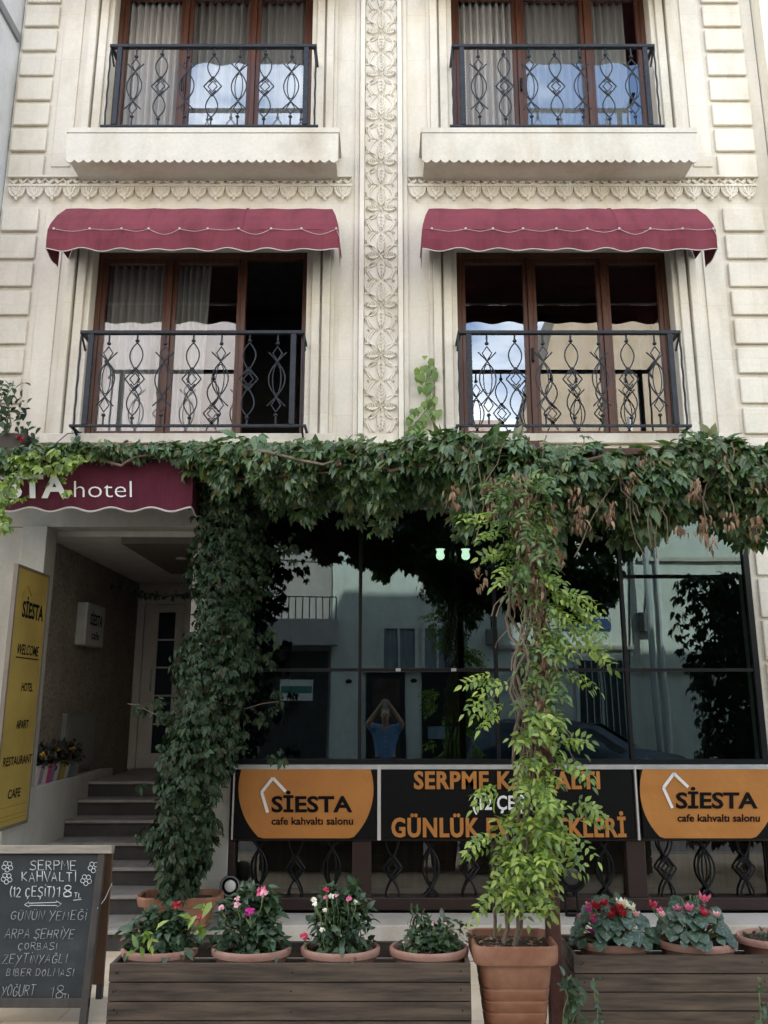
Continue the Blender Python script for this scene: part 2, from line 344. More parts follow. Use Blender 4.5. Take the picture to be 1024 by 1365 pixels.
GL = {'S': [[(.6,.88),(.38,1),(.1,.86),(.12,.62),(.5,.42),(.55,.16),(.3,0),(0,.1)]], 'E': [[(.55,1),(.05,1),(.05,0),(.55,0)],[(.05,.52),(.45,.52)]],
 'R': [[(.05,0),(.05,1),(.45,.95),(.52,.72),(.4,.55),(.05,.5)],[(.25,.5),(.58,0)]], 'P': [[(.05,0),(.05,1),(.45,.96),(.55,.75),(.42,.55),(.05,.5)]],
 'M': [[(0,0),(.08,1),(.33,.4),(.58,1),(.66,0)]], 'K': [[(.05,0),(.05,1)],[(.55,1),(.07,.48),(.58,0)]], 'A': [[(0,0),(.3,1),(.6,0)],[(.1,.36),(.5,.36)]],
 'H': [[(.05,0),(.05,1)],[(.55,0),(.55,1)],[(.05,.5),(.55,.5)]], 'V': [[(0,1),(.3,0),(.6,1)]], 'L': [[(.08,1),(.05,0),(.5,0)]], 'T': [[(0,1),(.6,1)],[(.3,1),(.3,0)]],
 'I': [[(.15,1),(.15,0)]], 'i': [[(.15,.85),(.15,0)],[(.14,1.12),(.19,1.2)]], '1': [[(.02,.78),(.22,1),(.22,0)]], '2': [[(.03,.8),(.25,1),(.5,.82),(.42,.5),(.03,0),(.55,0)]],
 '8': [[(.3,.52),(.08,.72),(.15,.95),(.32,1),(.5,.9),(.5,.68),(.3,.52),(.05,.3),(.1,.05),(.32,0),(.55,.1),(.54,.35),(.3,.52)]],
 'C': [[(.55,.85),(.35,1),(.1,.85),(.02,.5),(.1,.12),(.35,0),(.55,.14)]], 'G': [[(.6,.85),(.38,1),(.1,.85),(.02,.45),(.15,.05),(.42,0),(.6,.2),(.6,.45),(.35,.45)]],
 'U': [[(.03,1),(.03,.25),(.2,0),(.42,.02),(.55,.25),(.55,1)]], 'N': [[(.03,0),(.05,1),(.53,0),(.56,1)]], 'Y': [[(0,1),(.28,.5)],[(.58,1),(.1,-.15)]],
 'D': [[(.05,0),(.05,1),(.4,.92),(.57,.55),(.42,.08),(.05,0)]], 'O': [[(.3,1),(.08,.8),(.03,.4),(.22,.02),(.45,.1),(.56,.5),(.45,.9),(.3,1)]],
 'B': [[(.05,0),(.05,1),(.4,.95),(.46,.72),(.05,.54),(.5,.42),(.52,.12),(.05,0)]], 'Z': [[(.02,1),(.55,1),(0,0),(.6,0)]], '(': [[(.25,1.1),(.08,.7),(.08,.3),(.25,-.12)]], ')': [[(.05,1.1),(.22,.7),(.22,.3),(.05,-.12)]]}
GL['Ç'] = GL['C'] + [[(.3,0),(.36,-.12),(.25,-.22)]]; GL['Ş'] = GL['S'] + [[(.3,0),(.36,-.12),(.25,-.22)]]
GL['Ü'] = GL['U'] + [[(.18,1.14),(.2,1.2)],[(.4,1.14),(.42,1.2)]]; GL['Ö'] = GL['O'] + [[(.18,1.14),(.2,1.2)],[(.4,1.14),(.42,1.2)]]; GL['Ğ'] = GL['G'] + [[(.2,1.22),(.32,1.12),(.46,1.22)]]
GW = {'I': .32, 'i': .32, '1': .42, '(': .36, ')': .36, ' ': .4, 'M': .84}
def chalk(mb, s, x0, x1, yb, yc, pt, r=.0022, slant=.12, jit=.05):
    tot = sum(GW.get(c, .76) for c in s); k = (x1-x0)/tot; x = x0; h = yb-yc
    for c in s:
        if c != ' ':
            jy = random.uniform(-jit, jit)*h; sc = random.uniform(.88, 1.1)
            for st in GL[c]:
                mb.tube([pt(x + a*k*sc + slant*b*h*.6, yb - b*h*sc + jy) for a, b in st], r, 4)
        x += GW.get(c, .76)*k
# ================================================================== SETTING
def struct(mb, name, mat, **kw): return tag(mb.build(name, mat, **kw), kind='structure')
def tile_mat():
    a = Mat('beige_paving'); p = a.p; p.inputs['Roughness'].default_value = .7
    b = a.n('ShaderNodeTexBrick'); b.offset = .5; b.inputs['Scale'].default_value = 1; b.inputs['Brick Width'].default_value = .6; b.inputs['Row Height'].default_value = .6
    b.inputs['Mortar Size'].default_value = .004; b.inputs['Color1'].default_value = rgb(.60,.50,.37); b.inputs['Color2'].default_value = rgb(.55,.455,.335); b.inputs['Mortar'].default_value = rgb(.33,.27,.2)
    a.l(a.geo.outputs['Position'], b.inputs[0])
    c = a.mix(1.0, b.outputs[0], a.ramp(a.noise(2.5, (1,1,1), 8, .65), [(.35, (1,1,1)), (.7, (.74,.71,.66))]), 'MULTIPLY'); a.l(c, p.inputs['Base Color'])
    a.bump(a.noise(50), .2, .004); return a.m
struct(MB().box(-60, 60, -60, 60, -.5, -.02), 'ground', M('dusty_ground', (.3,.27,.22), rough=.9))
struct(MB().box(-30, 30, -3.3, 9, -.019, 0), 'pavement', tile_mat())
def road_mat():
    a = Mat('cobbled_road'); p = a.p; p.inputs['Roughness'].default_value = .8
    b = a.n('ShaderNodeTexBrick'); b.inputs['Scale'].default_value = 1; b.inputs['Brick Width'].default_value = .2; b.inputs['Row Height'].default_value = .1; b.inputs['Mortar Size'].default_value = .006
    b.inputs['Color1'].default_value = rgb(.25,.24,.22); b.inputs['Color2'].default_value = rgb(.19,.18,.17); b.inputs['Mortar'].default_value = rgb(.08,.08,.07)
    a.l(a.geo.outputs['Position'], b.inputs[0]); a.l(b.outputs[0], p.inputs['Base Color']); a.bump(b.outputs['Fac'], .4, .006); return a.m
struct(MB().box(-30, 30, -9.0, -3.42, -.019, -.012), 'road', road_mat())
struct(MB().box(-30, 30, -3.42, -3.3, -.019, .004), 'kerb', M('kerb_stone', (.4,.38,.34), rough=.85))
struct(MB().box(-30, 30, -14, -9.0, -.019, .11), 'opposite_pavement', M('grey_paving', (.38,.36,.33), rough=.85))

# ================================================================== HOTEL
H = thing('hotel_building', 'cream limestone hotel front with carved pilaster, four tall windows and a ground floor cafe', 'building', (0, 0, 0))
ZB, ZT = 3.62, 12.6
WL, WR = (-2.65, -.70), (.66, 2.61)
Z1, Z2 = (3.95, 5.80), (6.78, 8.75)
def wall_holes(mb, x0, x1, z0, z1, holes, Y, th):
    xs = sorted({x0, x1, *[h[0] for h in holes], *[h[1] for h in holes]}); zs = sorted({z0, z1, *[h[2] for h in holes], *[h[3] for h in holes]})
    for i in range(len(xs)-1):
        for j in range(len(zs)-1):
            cx, cz = (xs[i]+xs[i+1])/2, (zs[j]+zs[j+1])/2
            if any(h[0] < cx < h[1] and h[2] < cz < h[3] for h in holes): continue
            mb.add([(xs[i],Y,zs[j]),(xs[i+1],Y,zs[j]),(xs[i+1],Y,zs[j+1]),(xs[i],Y,zs[j+1])], [(0,1,2,3)])
    for a, b, c, d in holes:
        mb.add([(a,Y,c),(b,Y,c),(b,Y,d),(a,Y,d),(a,Y+th,c),(b,Y+th,c),(b,Y+th,d),(a,Y+th,d)], [(0,4,5,1),(1,5,6,2),(2,6,7,3),(3,7,4,0)])
    return mb
holes = [(*w, *z) for w in (WL, WR) for z in (Z1, Z2, (9.75, 11.6))]
wm = wall_holes(MB(), -3.55, 3.62, ZB, ZT, holes, 0, .26)
wall = wm.build('wall', STONE, H, fix=False)
# hollow shell behind the front, so that the sun from behind leaves the street side in shade
MB().box(-3.55, 3.62, .30, 9, ZT-.2, ZT).box(-3.55, 3.62, 9, 9.2, 0, ZT).box(-3.55, -3.4, .30, 9, 0, ZT-.2).box(3.47, 3.62, .30, 9, 0, ZT-.2).build('rear_shell', PLASTER, H)
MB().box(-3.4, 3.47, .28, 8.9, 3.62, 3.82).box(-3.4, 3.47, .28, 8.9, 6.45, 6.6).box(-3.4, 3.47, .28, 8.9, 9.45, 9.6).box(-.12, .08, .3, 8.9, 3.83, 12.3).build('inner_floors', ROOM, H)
for w in (WL, WR):
    for z in (Z1, Z2):
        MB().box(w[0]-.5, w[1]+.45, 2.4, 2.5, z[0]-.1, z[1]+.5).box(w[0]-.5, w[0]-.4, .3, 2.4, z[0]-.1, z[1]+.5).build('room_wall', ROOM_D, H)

# ---- window surrounds: stepped stone mouldings
for w in (WL, WR):
    for z in (Z1, Z2, (9.75, 11.6)):
        m = MB()
        for sx, x in ((-1, w[0]), (1, w[1])):
            for a, b, y in ((0, .05, -.018), (.05, .125, -.045), (.145, .215, -.065), (.215, .25, -.030)):
                xa, xb = sorted((x + sx*a, x + sx*b)); m.box(xa, xb, y, -.001, z[0]+.002, z[1]+.12)
        for a, b, y in ((.12, .16, -.055), (.16, .26, -.07)):
            m.box(w[0]-.25, w[1]+.25, y, -.001, z[1]+a+.001, z[1]+b)
        m.build('window_surround', STONE, H, bevel=.006)
# flat raised panels between surround and quoins
for x0, x1 in ((-3.13, -2.95), (2.91, 3.09)):
    for z0, z1 in ((3.95, 6.18), (6.62, 9.4)): MB().box(x0, x1, -.012, -.001, z0, z1).build('wall_panel', STONE, H, bevel=.004)
# ---- quoins
for x0, x1 in ((-3.52, -3.19), (3.13, 3.50)):
    z = 3.68
    while z < ZT-.3:
        if not (6.2 < z+.13 < 6.53):
            z1 = min(z+.262, 6.215) if z < 6.2 else z+.262
            dx = random.uniform(-.006, .006)
            if z < 10: MB().box(x0, x1, -.034+dx, -.001, z+.026, z1).build('quoin', STONE, H, bevel=.010)
        z += .279
# ---- central carved pilaster
PC, PW = -.027, .1475
m = MB().box(PC-.20, PC-.155, -.06, -.001, 3.9, ZT-.3).box(PC+.155, PC+.20, -.06, -.001, 3.9, ZT-.3)
m.box(PC-.245, PC-.203, -.022, -.001, 3.9, ZT-.3).box(PC+.203, PC+.245, -.022, -.001, 3.9, ZT-.3)
m.box(PC-.154, PC+.154, -.012, -.002, 3.9, ZT-.3)
pil = m.build('pilaster', STONE2, H, bevel=.006)
def petal(mb, x, z, ang, L, wd, y0, h):
    ca, sa = math.cos(ang), math.sin(ang); n = 7; side = []
    def T(a, b, hh): return (x + a*ca - b*sa, y0-hh, z + a*sa + b*ca)
    prof = [(i/(n-1)) for i in range(n)]; wdt = [math.sin(math.pi*t**.85)*wd/2 for t in prof]
    vs = [T(t*L, w, 0) for t, w in zip(prof, wdt)] + [T(t*L, w*.72, h) for t, w in zip(prof, wdt)] + [T(t*L, 0, h*.25) for t in prof] + [T(t*L, -w*.72, h) for t, w in zip(prof, wdt)] + [T(t*L, -w, 0) for t, w in zip(prof, wdt)]
    mb.add(vs, [(r*n+i, r*n+i+1, (r+1)*n+i+1, (r+1)*n+i) for r in range(4) for i in range(n-1)])
    for k in range(1, 5):                                   # chevron ribs
        t = .12 + k*.16; w = math.sin(math.pi*t**.85)*wd/2*.8
        for sg in (1, -1): mb.bar(T(t*L, 0, h*.5), T((t+.13)*L, sg*w, h*1.02), .007, .009)
def arc(a, b, bulge, n=9):
    a, b = Vector(a), Vector(b); d = b - a; p = Vector((-d.y, d.x))
    return [a + d*(i/(n-1)) + p*bulge*math.sin(math.pi*i/(n-1)) for i in range(n)]
m = MB(); PH = .485; y0 = -.012
z = 3.99 + PH/2
while z < 10.5:
    petal(m, PC, z+.018, R(90), .20, .088, y0, .025); petal(m, PC, z-.018, R(-90), .215, .088, y0, .025)
    petal(m, PC+.012, z, 0, .128, .092, y0, .025); petal(m, PC-.012, z, R(180), .128, .092, y0, .025)
    for sx in (-1, 1):
        for sz in (-1, 1):
            for off in (0, .022):
                pts = arc((.022+off*.6, .035+off), (.045+off*1.2, .232), -.34)
                m.tube([(PC + sx*(p.x+.010), y0-.006, z + sz*p.y) for p in pts], .0095, 5)
            pts = arc((.03, .05), (.14, .105), .22); m.tube([(PC + sx*p.x, y0-.006, z + sz*p.y) for p in pts], .008, 5)
            m.add([(PC+sx*.150, y0, z+sz*.115), (PC+sx*.150, y0, z+sz*.185), (PC+sx*.118, y0, z+sz*.15), (PC+sx*.141, y0-.03, z+sz*.15)], [(0,1,3),(1,2,3),(2,0,3)])
    for i in (-1.5, -.5, .5, 1.5):
        x, q, zz = PC+i*.072, .019, z+PH/2
        m.add([(x-q, y0, zz), (x, y0, zz+q*1.2), (x+q, y0, zz), (x, y0, zz-q*1.2), (x, y0-.03, zz)], [(0,1,4),(1,2,4),(2,3,4),(3,0,4)])
    z += PH
m.build('carved_relief', STONE2, H, smooth=False, fix=True)
# ---- frieze of hanging tulips
for x0, x1 in ((-3.50, -.30), (.225, 3.47)):
    m = MB(); n = 19; sp = (x1-x0)/n; zt = 6.50; yy = -.02
    m.box(x0, x1, -.052, -.001, zt-.016, zt).box(x0, x1, -.040, -.001, zt-.104, zt-.088)
    for i in range(n):
        c = x0 + sp*(i+.5); hw = sp*.49
        out = [(-hw, -.09)] + [(-hw*math.cos(t)**.75 if t < 1.57 else 0, -.09-.125*math.sin(t)) for t in [k*.157 for k in range(1, 11)]]
        out = out + [(-a, b) for a, b in out[-2::-1]]
        m.prism(out, (c, -.001, zt), (1,0,0), (0,0,1), (0,-1,0), .026)
        for k in (.93, .66, .38): m.tube([(c + a*k, -.030, zt-.095 + (b+.09)*k) for a, b in out], .0055, 4)
        for sg in (-1, 0, 1): m.bar((c, -.03, zt-.20), (c+sg*hw*.45, -.03, zt-.105), .009, .014)
        for sg in (-1, 1):
            m.bar((c, -.012, zt-.016), (c+sg*hw, -.012, zt-.09), .018, .03)
            m.tube([(c+sg*hw*(1-t), -.026, zt-.02-.07*math.sin(t*1.57)) for t in (0,.3,.6,1)], .007, 4)
        m.sphere((c, -.03, zt-.232), .017, 8)
    m.build('frieze', STONE2, H)
LEDGE_UP = stone_mat('ledge_limestone', (.60,.565,.49), False)  # ledge stone darkened in colour to offset the bounced light on it
# ---- balcony ledges under the upper windows, sills under the lower ones
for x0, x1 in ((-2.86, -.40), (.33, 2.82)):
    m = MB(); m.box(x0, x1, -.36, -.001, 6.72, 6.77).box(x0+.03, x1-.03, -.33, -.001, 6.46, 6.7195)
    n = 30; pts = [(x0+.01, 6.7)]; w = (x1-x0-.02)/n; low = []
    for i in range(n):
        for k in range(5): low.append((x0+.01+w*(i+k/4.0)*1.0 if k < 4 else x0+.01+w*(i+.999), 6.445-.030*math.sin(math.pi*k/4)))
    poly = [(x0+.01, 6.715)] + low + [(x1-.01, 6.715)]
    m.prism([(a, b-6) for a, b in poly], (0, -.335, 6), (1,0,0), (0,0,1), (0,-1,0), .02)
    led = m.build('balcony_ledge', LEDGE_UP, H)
for w in (WL, WR):
    MB().box(w[0]-.28, w[1]+.28, -.15, -.001, 3.86, 3.948).box(w[0]-.24, w[1]+.24, -.10, -.001, 3.80, 3.8595).build('window_sill', STONE, H, bevel=.008)
MB().box(-3.55, 3.62, -.12, -.001, 3.62, 3.72).box(-3.55, 3.62, -.08, -.001, 3.722, 3.79).build('cornice', STONE, H, bevel=.01)

# ---- windows
def window(w, z, open_last=False, open_first=False):
    m = MB(); Y0, Y1 = .11, .18; wd = w[1]-w[0]
    m.box(w[0]+.002, w[0]+.050, Y0, Y1, z[0]+.002, z[1]-.002).box(w[1]-.050, w[1]-.002, Y0, Y1, z[0]+.002, z[1]-.002)
    m.box(w[0]+.050, w[1]-.050, Y0, Y1, z[0]+.002, z[0]+.06).box(w[0]+.050, w[1]-.050, Y0, Y1, z[1]-.065, z[1]-.002)
    cuts = [w[0]+wd*.349, w[0]+wd*.697]
    for c in cuts: m.box(c-.022, c+.022, Y0-.012, Y1-.01, z[0]+.061, z[1]-.066)
    xs = [w[0]+.051, cuts[0]-.023, cuts[0]+.023, cuts[1]-.023, cuts[1]+.023, w[1]-.051]
    for i in range(3):
        a, b = xs[2*i], xs[2*i+1]
        if i == 2 and open_last: continue
        for q in ((a, a+.038, z[0]+.061, z[1]-.066), (b-.038, b, z[0]+.061, z[1]-.066)): m.box(q[0], q[1], Y0+.008, Y1-.012, q[2], q[3])
        m.box(a+.0385, b-.0385, Y0+.008, Y1-.012, z[0]+.061, z[0]+.108).box(a+.0385, b-.0385, Y0+.008, Y1-.012, z[1]-.115, z[1]-.066)
    fr = m.build('window', WOODW, H, bevel=.005)
    for i in range(3):
        if (i == 2 and open_last) or (i == 0 and open_first): continue
        MB().add([(xs[2*i]+.03, .145, z[0]+.10), (xs[2*i+1]-.03, .145, z[0]+.10), (xs[2*i+1]-.03, .145, z[1]-.10), (xs[2*i]+.03, .145, z[1]-.10)], [(0,1,2,3)]).build('pane', GLASS, fr, fix=False)
    if not open_last:
        MB().box(cuts[0]-.010, cuts[0]+.010, Y0-.045, Y0-.012, z[0]+.75, z[0]+.88).build('handle', BLACKM, fr, bevel=.004)
    return xs
wx = {}
for key, w, z, op in (('ll', WL, Z1, True), ('lr', WR, Z1, False), ('ul', WL, Z2, False), ('ur', WR, Z2, False)): wx[key] = window(w, z, op, key[0] == 'u')
for w in (WL, WR): window(w, (9.75, 11.6))
def curtain(x0, x1, z0, z1, label, mat=None, folds=9, tilt=0.0, Y=.245):
    rows = []; n = folds*8; ph = [random.uniform(.6, 1.5) for _ in range(folds+2)]
    for j in range(9):
        t = j/8; row = []
        for i in range(n+1):
            u = i/n; k = int(u*folds); a = ph[k]*(1-(u*folds-k)) + ph[k+1]*(u*folds-k)
            row.append((x0 + (x1-x0)*u*(1-tilt*t) , Y + .035*a*math.sin(2*math.pi*u*folds)*(.7+.3*(1-t)), z1 + (z0-z1)*t))
        rows.append(row)
    o = MB().grid(rows).build('curtain', mat or SHEER, smooth='all'); return tag(o, label, 'curtain', 'curtains behind the hotel windows')
a = wx['ll']; curtain(a[0]+.02, a[1]+.02, 4.0, 5.72, 'white sheer curtain behind the left pane of the window with an open sash', folds=8)
curtain(a[2]-.02, a[2]+.32, 4.0, 5.72, 'narrow white sheer curtain drawn aside in the middle pane beside the open sash', folds=6, tilt=.12)
a = wx['ul']; curtain(a[0]-.02, a[1]+.05, 6.85, 8.7, 'grey pleated curtain behind the left pane of the upper left window', SHEER_D, 10)
curtain(a[2]-.05, a[3]+.05, 6.85, 8.7, 'pale pleated curtain behind the middle pane of the upper left window', SHEER, 9)
curtain(a[4]-.05, a[5]+.02, 6.85, 8.7, 'pleated curtain behind the right pane of the upper left window', SHEER, 7)
a = wx['ur']; curtain(a[0]-.02, a[1]+.05, 6.85, 8.7, 'grey pleated curtain behind the left pane of the upper right window', SHEER_D, 10)
curtain(a[2]-.05, a[3]+.05, 6.85, 8.7, 'pale pleated curtain behind the middle pane of the upper right window', SHEER, 9)
curtain(a[4]-.05, a[5]-.12, 6.85, 8.7, 'pleated curtain behind the right pane of the upper right window', SHEER, 6)

# ---- railings
def orn_A(mb, s=1.0, r=.0062):
    def T(P): return [(x*s, 0, z*s) for x, z in P]
    for sg in (-1, 1):
        A = [(-sg*(.155*math.cos(t*1.0)**1.0 - .085), .20*t/1.25) for t in [k*1.52/9 for k in range(-9, 10)]]
        mb.tube(T(A), r, 5)
        for q in (1, -1):
            mb.tube(T([(0, q*.295), (sg*.040, q*.235), (0, q*.165)]), r*.9, 5)
        mb.tube(T([(sg*.036*math.cos(k*.39), .135*math.sin(k*.39)) for k in range(-4, 5)]), r*.8, 5)
def orn_B(mb, s=1.0, r=.0062):
    def T(P): return [(x*s, 0, z*s) for x, z in P]
    for q in (1, -1):
        for sg in (-1, 1):
            mb.tube(T([(sg*.056*math.sin(math.pi*(k/9)**.9), q*(.33-.25*k/9)) for k in range(10)] + [(-sg*.03, q*.045)]), r, 5)
            mb.tube(T([(0, q*.105), (sg*.082, 0)]), r, 5); mb.tube(T([(0, q*.055), (sg*.043, 0)]), r*.8, 5)
def baluster(kind, h):
    m = MB(); (orn_A if kind == 'A' else orn_B)(m); k = .31 if kind == 'A' else .335
    for q in (1, -1):
        m.tube([(0,0,q*k),(0,0,q*h/2)], .008, 6); m.sphere((0,0,q*(k+.012)), .019, 8, sc=(1,1,.8))
    return m
def railing(label, x0, x1, zb, zt, Y=-.285):
    xc = (x0+x1)/2; t = thing('balcony_railing', label, 'railing', (xc, Y, zb), 'iron railings in front of the windows')
    MB().box(x0, x1, Y-.022, Y+.022, zt-.03, zt).box(x0, x0+.03, Y+.023, -.035, zt-.029, zt-.001).box(x1-.03, x1, Y+.023, -.035, zt-.029, zt-.001).build('top_rail', IRON, t, bevel=.004)
    MB().box(x0-.03, x1+.03, Y-.012, Y+.012, zb, zb+.022).box(x0-.03, x0-.008, Y+.0125, -.03, zb, zb+.021).box(x1+.008, x1+.03, Y+.0125, -.03, zb, zb+.021).build('bottom_rail', IRON, t, bevel=.003)
    for x in (x0+.075, x1-.115):
        p = MB().box(x, x+.042, Y-.018, Y+.018, zb+.022, zt-.03)
        for i in range(22): p.box(x+.042, x+.046, Y-.008, Y+.008, zb+.04+i*.036, zb+.055+i*.036).box(x-.004, x, Y-.008, Y+.008, zb+.04+i*.036, zb+.055+i*.036)
        p.build('post', IRON, t)
    for sx in (x0+.006, x1-.006):
        MB().tube([(sx+.0025*math.sin(k*1.1), Y+.0025*math.cos(k*1.1), zb+.02+(zt-zb-.05)*k/24) for k in range(25)], .009, 5).build('twisted_bar', IRON, t)
        MB().bar((sx, Y, zb), (sx, -.02, zb-.12), .016).build('bracket', IRON, t)
        MB().bar((sx, Y, zt-.02), (sx, Y+.12, zt-.13), .014).build('brace', IRON, t)
    h = zt-zb-.05; zc = (zt+zb)/2-.005; n = 7; w = x1-x0
    src = {}
    for i in range(n):
        k = 'AB'[i % 2]; x = x0 + .10 + (w-.20)*(i+.62)/(n+.15)
        if k not in src: src[k] = baluster(k, h).build('baluster', IRON, None, smooth=True); o = src[k]
        else:
            o = src[k].copy(); COL.objects.link(o)
        o.parent = t; o.location = Vector((x, Y, zc)) - Vector((xc, Y, zb))
    return t
railing('black wrought iron railing in front of the window with an open dark sash', -2.60, -.68, 3.955, 4.82)
railing('black wrought iron railing in front of the closed window beside the small wall creeper', .63, 2.54, 3.955, 4.82)
railing('black wrought iron railing on the upper left stone balcony ledge with grey curtains behind', -2.56, -.63, 6.83, 7.71)
railing('black wrought iron railing on the upper right stone balcony ledge with grey curtains behind', .63, 2.53, 6.83, 7.71)

# ---- awnings over the lower windows
def awning(label, x0, x1, slabel, up=0.0):
    Y1 = -.54; t = thing('window_awning', label, 'awning', ((x0+x1)/2, 0, 5.42+up), 'burgundy awnings over the windows')
    prof = [(y, z+up) for y, z in [(-.07, 6.02), (-.16, 6.03), (-.27, 6.005), (-.37, 5.94), (-.46, 5.82), (-.52, 5.70), (Y1, 5.63)]]
    ins = [.10, .10, .09, .07, .035, .01, 0]; nx = 48
    rows = [[(x0+e + (x1-x0-2*e)*i/nx, y, z + (.004*math.sin(i*.9) if k else 0)) for i in range(nx+1)] for k, ((y, z), e) in enumerate(zip(prof, ins))]
    m = MB().grid(rows)
    for sx, xx in ((1, x0), (-1, x1)):
        side = [(xx+sx*e, y, z) for (y, z), e in zip(prof, ins)] + [(xx, -.07, 5.63+up)]
        m.add(side, [tuple(range(len(side)))])
    m.build('canopy', BURG, t, solid=.004, fix=True)
    for f in (.335, .668): MB().tube([(x0+W0*f, y, z+.0035) for (y, z) in prof for W0 in (x1-x0,)], .0045, 5).build('seam', BURG, t)
    def zb(u, w): return 5.442 + up + .012*math.cos(2*math.pi*u/w)
    n = 96; nw = 8.0; W_ = x1-x0
    top = [(x0 + W_*i/n, Y1-.001, 5.628+up) for i in range(n+1)]; midr = [(x0 + W_*i/n, Y1-.006, 5.54+up) for i in range(n+1)]; bot = [(x0 + W_*i/n, Y1-.002+.010*math.sin(i*.4), zb(W_*i/n, W_/nw)) for i in range(n+1)]
    v = MB().grid([top, midr, bot]); ends = []
    for xx in (x0, x1):
        k = 24; tp = [(xx, Y1 + (-.27-Y1)*i/k, 5.628+up) for i in range(k+1)]; bt = [(xx, Y1 + (-.27-Y1)*i/k, zb(i*.0115, .26)-.02*i/k) for i in range(k+1)]
        v.grid([tp, bt]); ends.append(bt)
    va = v.build('valance', BURG, t, solid=.004, fix=False)
    p = MB().tube([(a, b-.004, c) for a, b, c in bot], .0042, 5)
    for e in ends: p.tube(e, .0035, 5)
    p.build('piping', TRIM, va)
    if not slabel: return t
    MB().tube([(x0+.05, Y1+.02, 5.635), (x1-.05, Y1+.02, 5.635)], .014, 6).tube([(x0+.06, -.05, 5.99), (x1-.06, -.05, 5.99)], .02, 6).build('rod', ALU, t)
    s = thing('string_lights', slabel, 'string lights', ((x0+x1)/2, Y1, 5.6), 'strings of small bulbs along the awnings')
    nb = 10; bx = [x0+.08+(x1-x0-.12)*i/(nb-1) + random.uniform(-.03, .03) for i in range(nb)]; cab = MB(); pts = []
    for i in range(nb-1):
        sag = random.choice((.008, .02, .05, .03))
        for k in range(8): u = k/8; pts.append((bx[i]+(bx[i+1]-bx[i])*u, Y1-.012-.004*math.sin(k), 5.632 - sag*math.sin(math.pi*u)))
    pts.append((bx[-1], Y1-.012, 5.63)); pts += [(bx[-1]+.03, Y1-.012, 5.56), (bx[-1]+.035, Y1-.012, 5.50)]
    cab.tube(pts, .0022, 4).build('cable', TRIM, s)
    for x in bx:
        o = MB().sphere((x, Y1-.016, 5.632), .011, 8).build('bulb', TRIM, s, smooth='all')
awning('burgundy fabric awning with scalloped white edge over the window with an open sash', -2.86, -.385, 'string of small bulbs sagging along the awning over the open window')
awning('burgundy fabric awning with scalloped white edge over the right window', .325, 2.82, 'string of small bulbs along the awning over the right window')
for lab, a, b in (('burgundy awning above the upper left window, mostly above the picture', -2.86, -.385), ('burgundy awning above the upper right window, mostly above the picture', .325, 2.82)):
    awning(lab, a, b, None, 3.05)

# ================================================================== GROUND FLOOR
CX0, CX1 = -1.21, 3.06
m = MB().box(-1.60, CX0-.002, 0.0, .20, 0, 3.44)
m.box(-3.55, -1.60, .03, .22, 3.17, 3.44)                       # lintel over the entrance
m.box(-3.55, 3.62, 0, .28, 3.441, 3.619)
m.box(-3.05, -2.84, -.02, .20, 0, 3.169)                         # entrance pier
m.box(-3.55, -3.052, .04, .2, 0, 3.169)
m.build('ground_floor_wall', stone_mat('dimmed_plaster', (.40,.39,.355), False), H, bevel=.006)  # stained white plaster; the dim ground-floor light is put into its tone
m = MB().box(CX1+.002, 3.62, 0, .25, 0, 3.44)
for i in range(9): m.box(CX1+.05, 3.60, -.03, -.001, .3+i*.35, .62+i*.35)
m.build('ground_floor_pier', STONE, H, bevel=.008)
def inner_mat():
    a = Mat('pebbled_render'); a.p.inputs['Roughness'].default_value = .85
    v = a.n('ShaderNodeTexVoronoi'); v.inputs['Scale'].default_value = 26; a.l(a.geo.outputs['Position'], v.inputs[0])
    c = a.mix(1.0, a.ramp(v.outputs['Distance'], [(.1, (.12,.10,.082)), (.5, (.24,.205,.165))]), a.ramp(a.noise(4), [(.35, (1,1,1)), (.7, (.75,.72,.7))]), 'MULTIPLY'); a.l(c, a.p.inputs['Base Color'])
    a.bump(v.outputs['Distance'], .6, .01); return a.m
MB().box(-3.06, -2.95, .201, 3.1, 0, 3.12).build('entrance_side_wall', inner_mat(), H)
MB().box(-1.60, -1.50, .201, 3.1, 0, 3.12).box(-3.06, -1.50, 3.1, 3.2, 0, 3.12).build('entrance_wall', M('entrance_plaster', (.38,.355,.32), rough=.85), H)
MB().box(-3.06, -1.50, .221, 3.2, 3.125, 3.25).build('entrance_ceiling', M('entrance_ceiling_paint', (.52,.51,.47), rough=.9), H)
c = MB().box(-2.30, -1.62, .26, 2.0, 3.07, 3.1245).build('ceiling_panel', M('dark_ceiling_board', (.10,.085,.07), rough=.7), H)
MB().lathe((-1.95, 1.0, 3.058), [(.05, 0), (.05, .011)], 16).build('downlight', ALU, c)
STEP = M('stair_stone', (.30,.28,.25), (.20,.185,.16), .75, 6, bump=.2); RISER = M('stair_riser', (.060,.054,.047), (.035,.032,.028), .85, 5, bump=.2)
st = MB(); no = MB()
ys = [-.50, -.06, .27, .58, .90, 1.20, 1.45]
for k, y in enumerate(ys):
    z = .14*(k+1); xr = -1.08 if k == 0 else -1.602; ye = ys[k+1] if k < 6 else 3.1
    x0 = -2.835
    st.box(x0, xr, y+.025, ye+.03 if k < 6 else 3.098, z-.14+.001, z-.0285)
    no.box(x0, xr, y, ye+.029 if k < 6 else 3.098, z-.028, z)
stp = st.build('stairs', RISER, H); no.build('tread', STEP, stp, bevel=.006)
MB().box(-3.05, -2.836, -.35, 2.2, 0, 1.05).build('stair_side_wall', stone_mat('worn_plaster', (.52,.51,.47), False), H, bevel=.01)
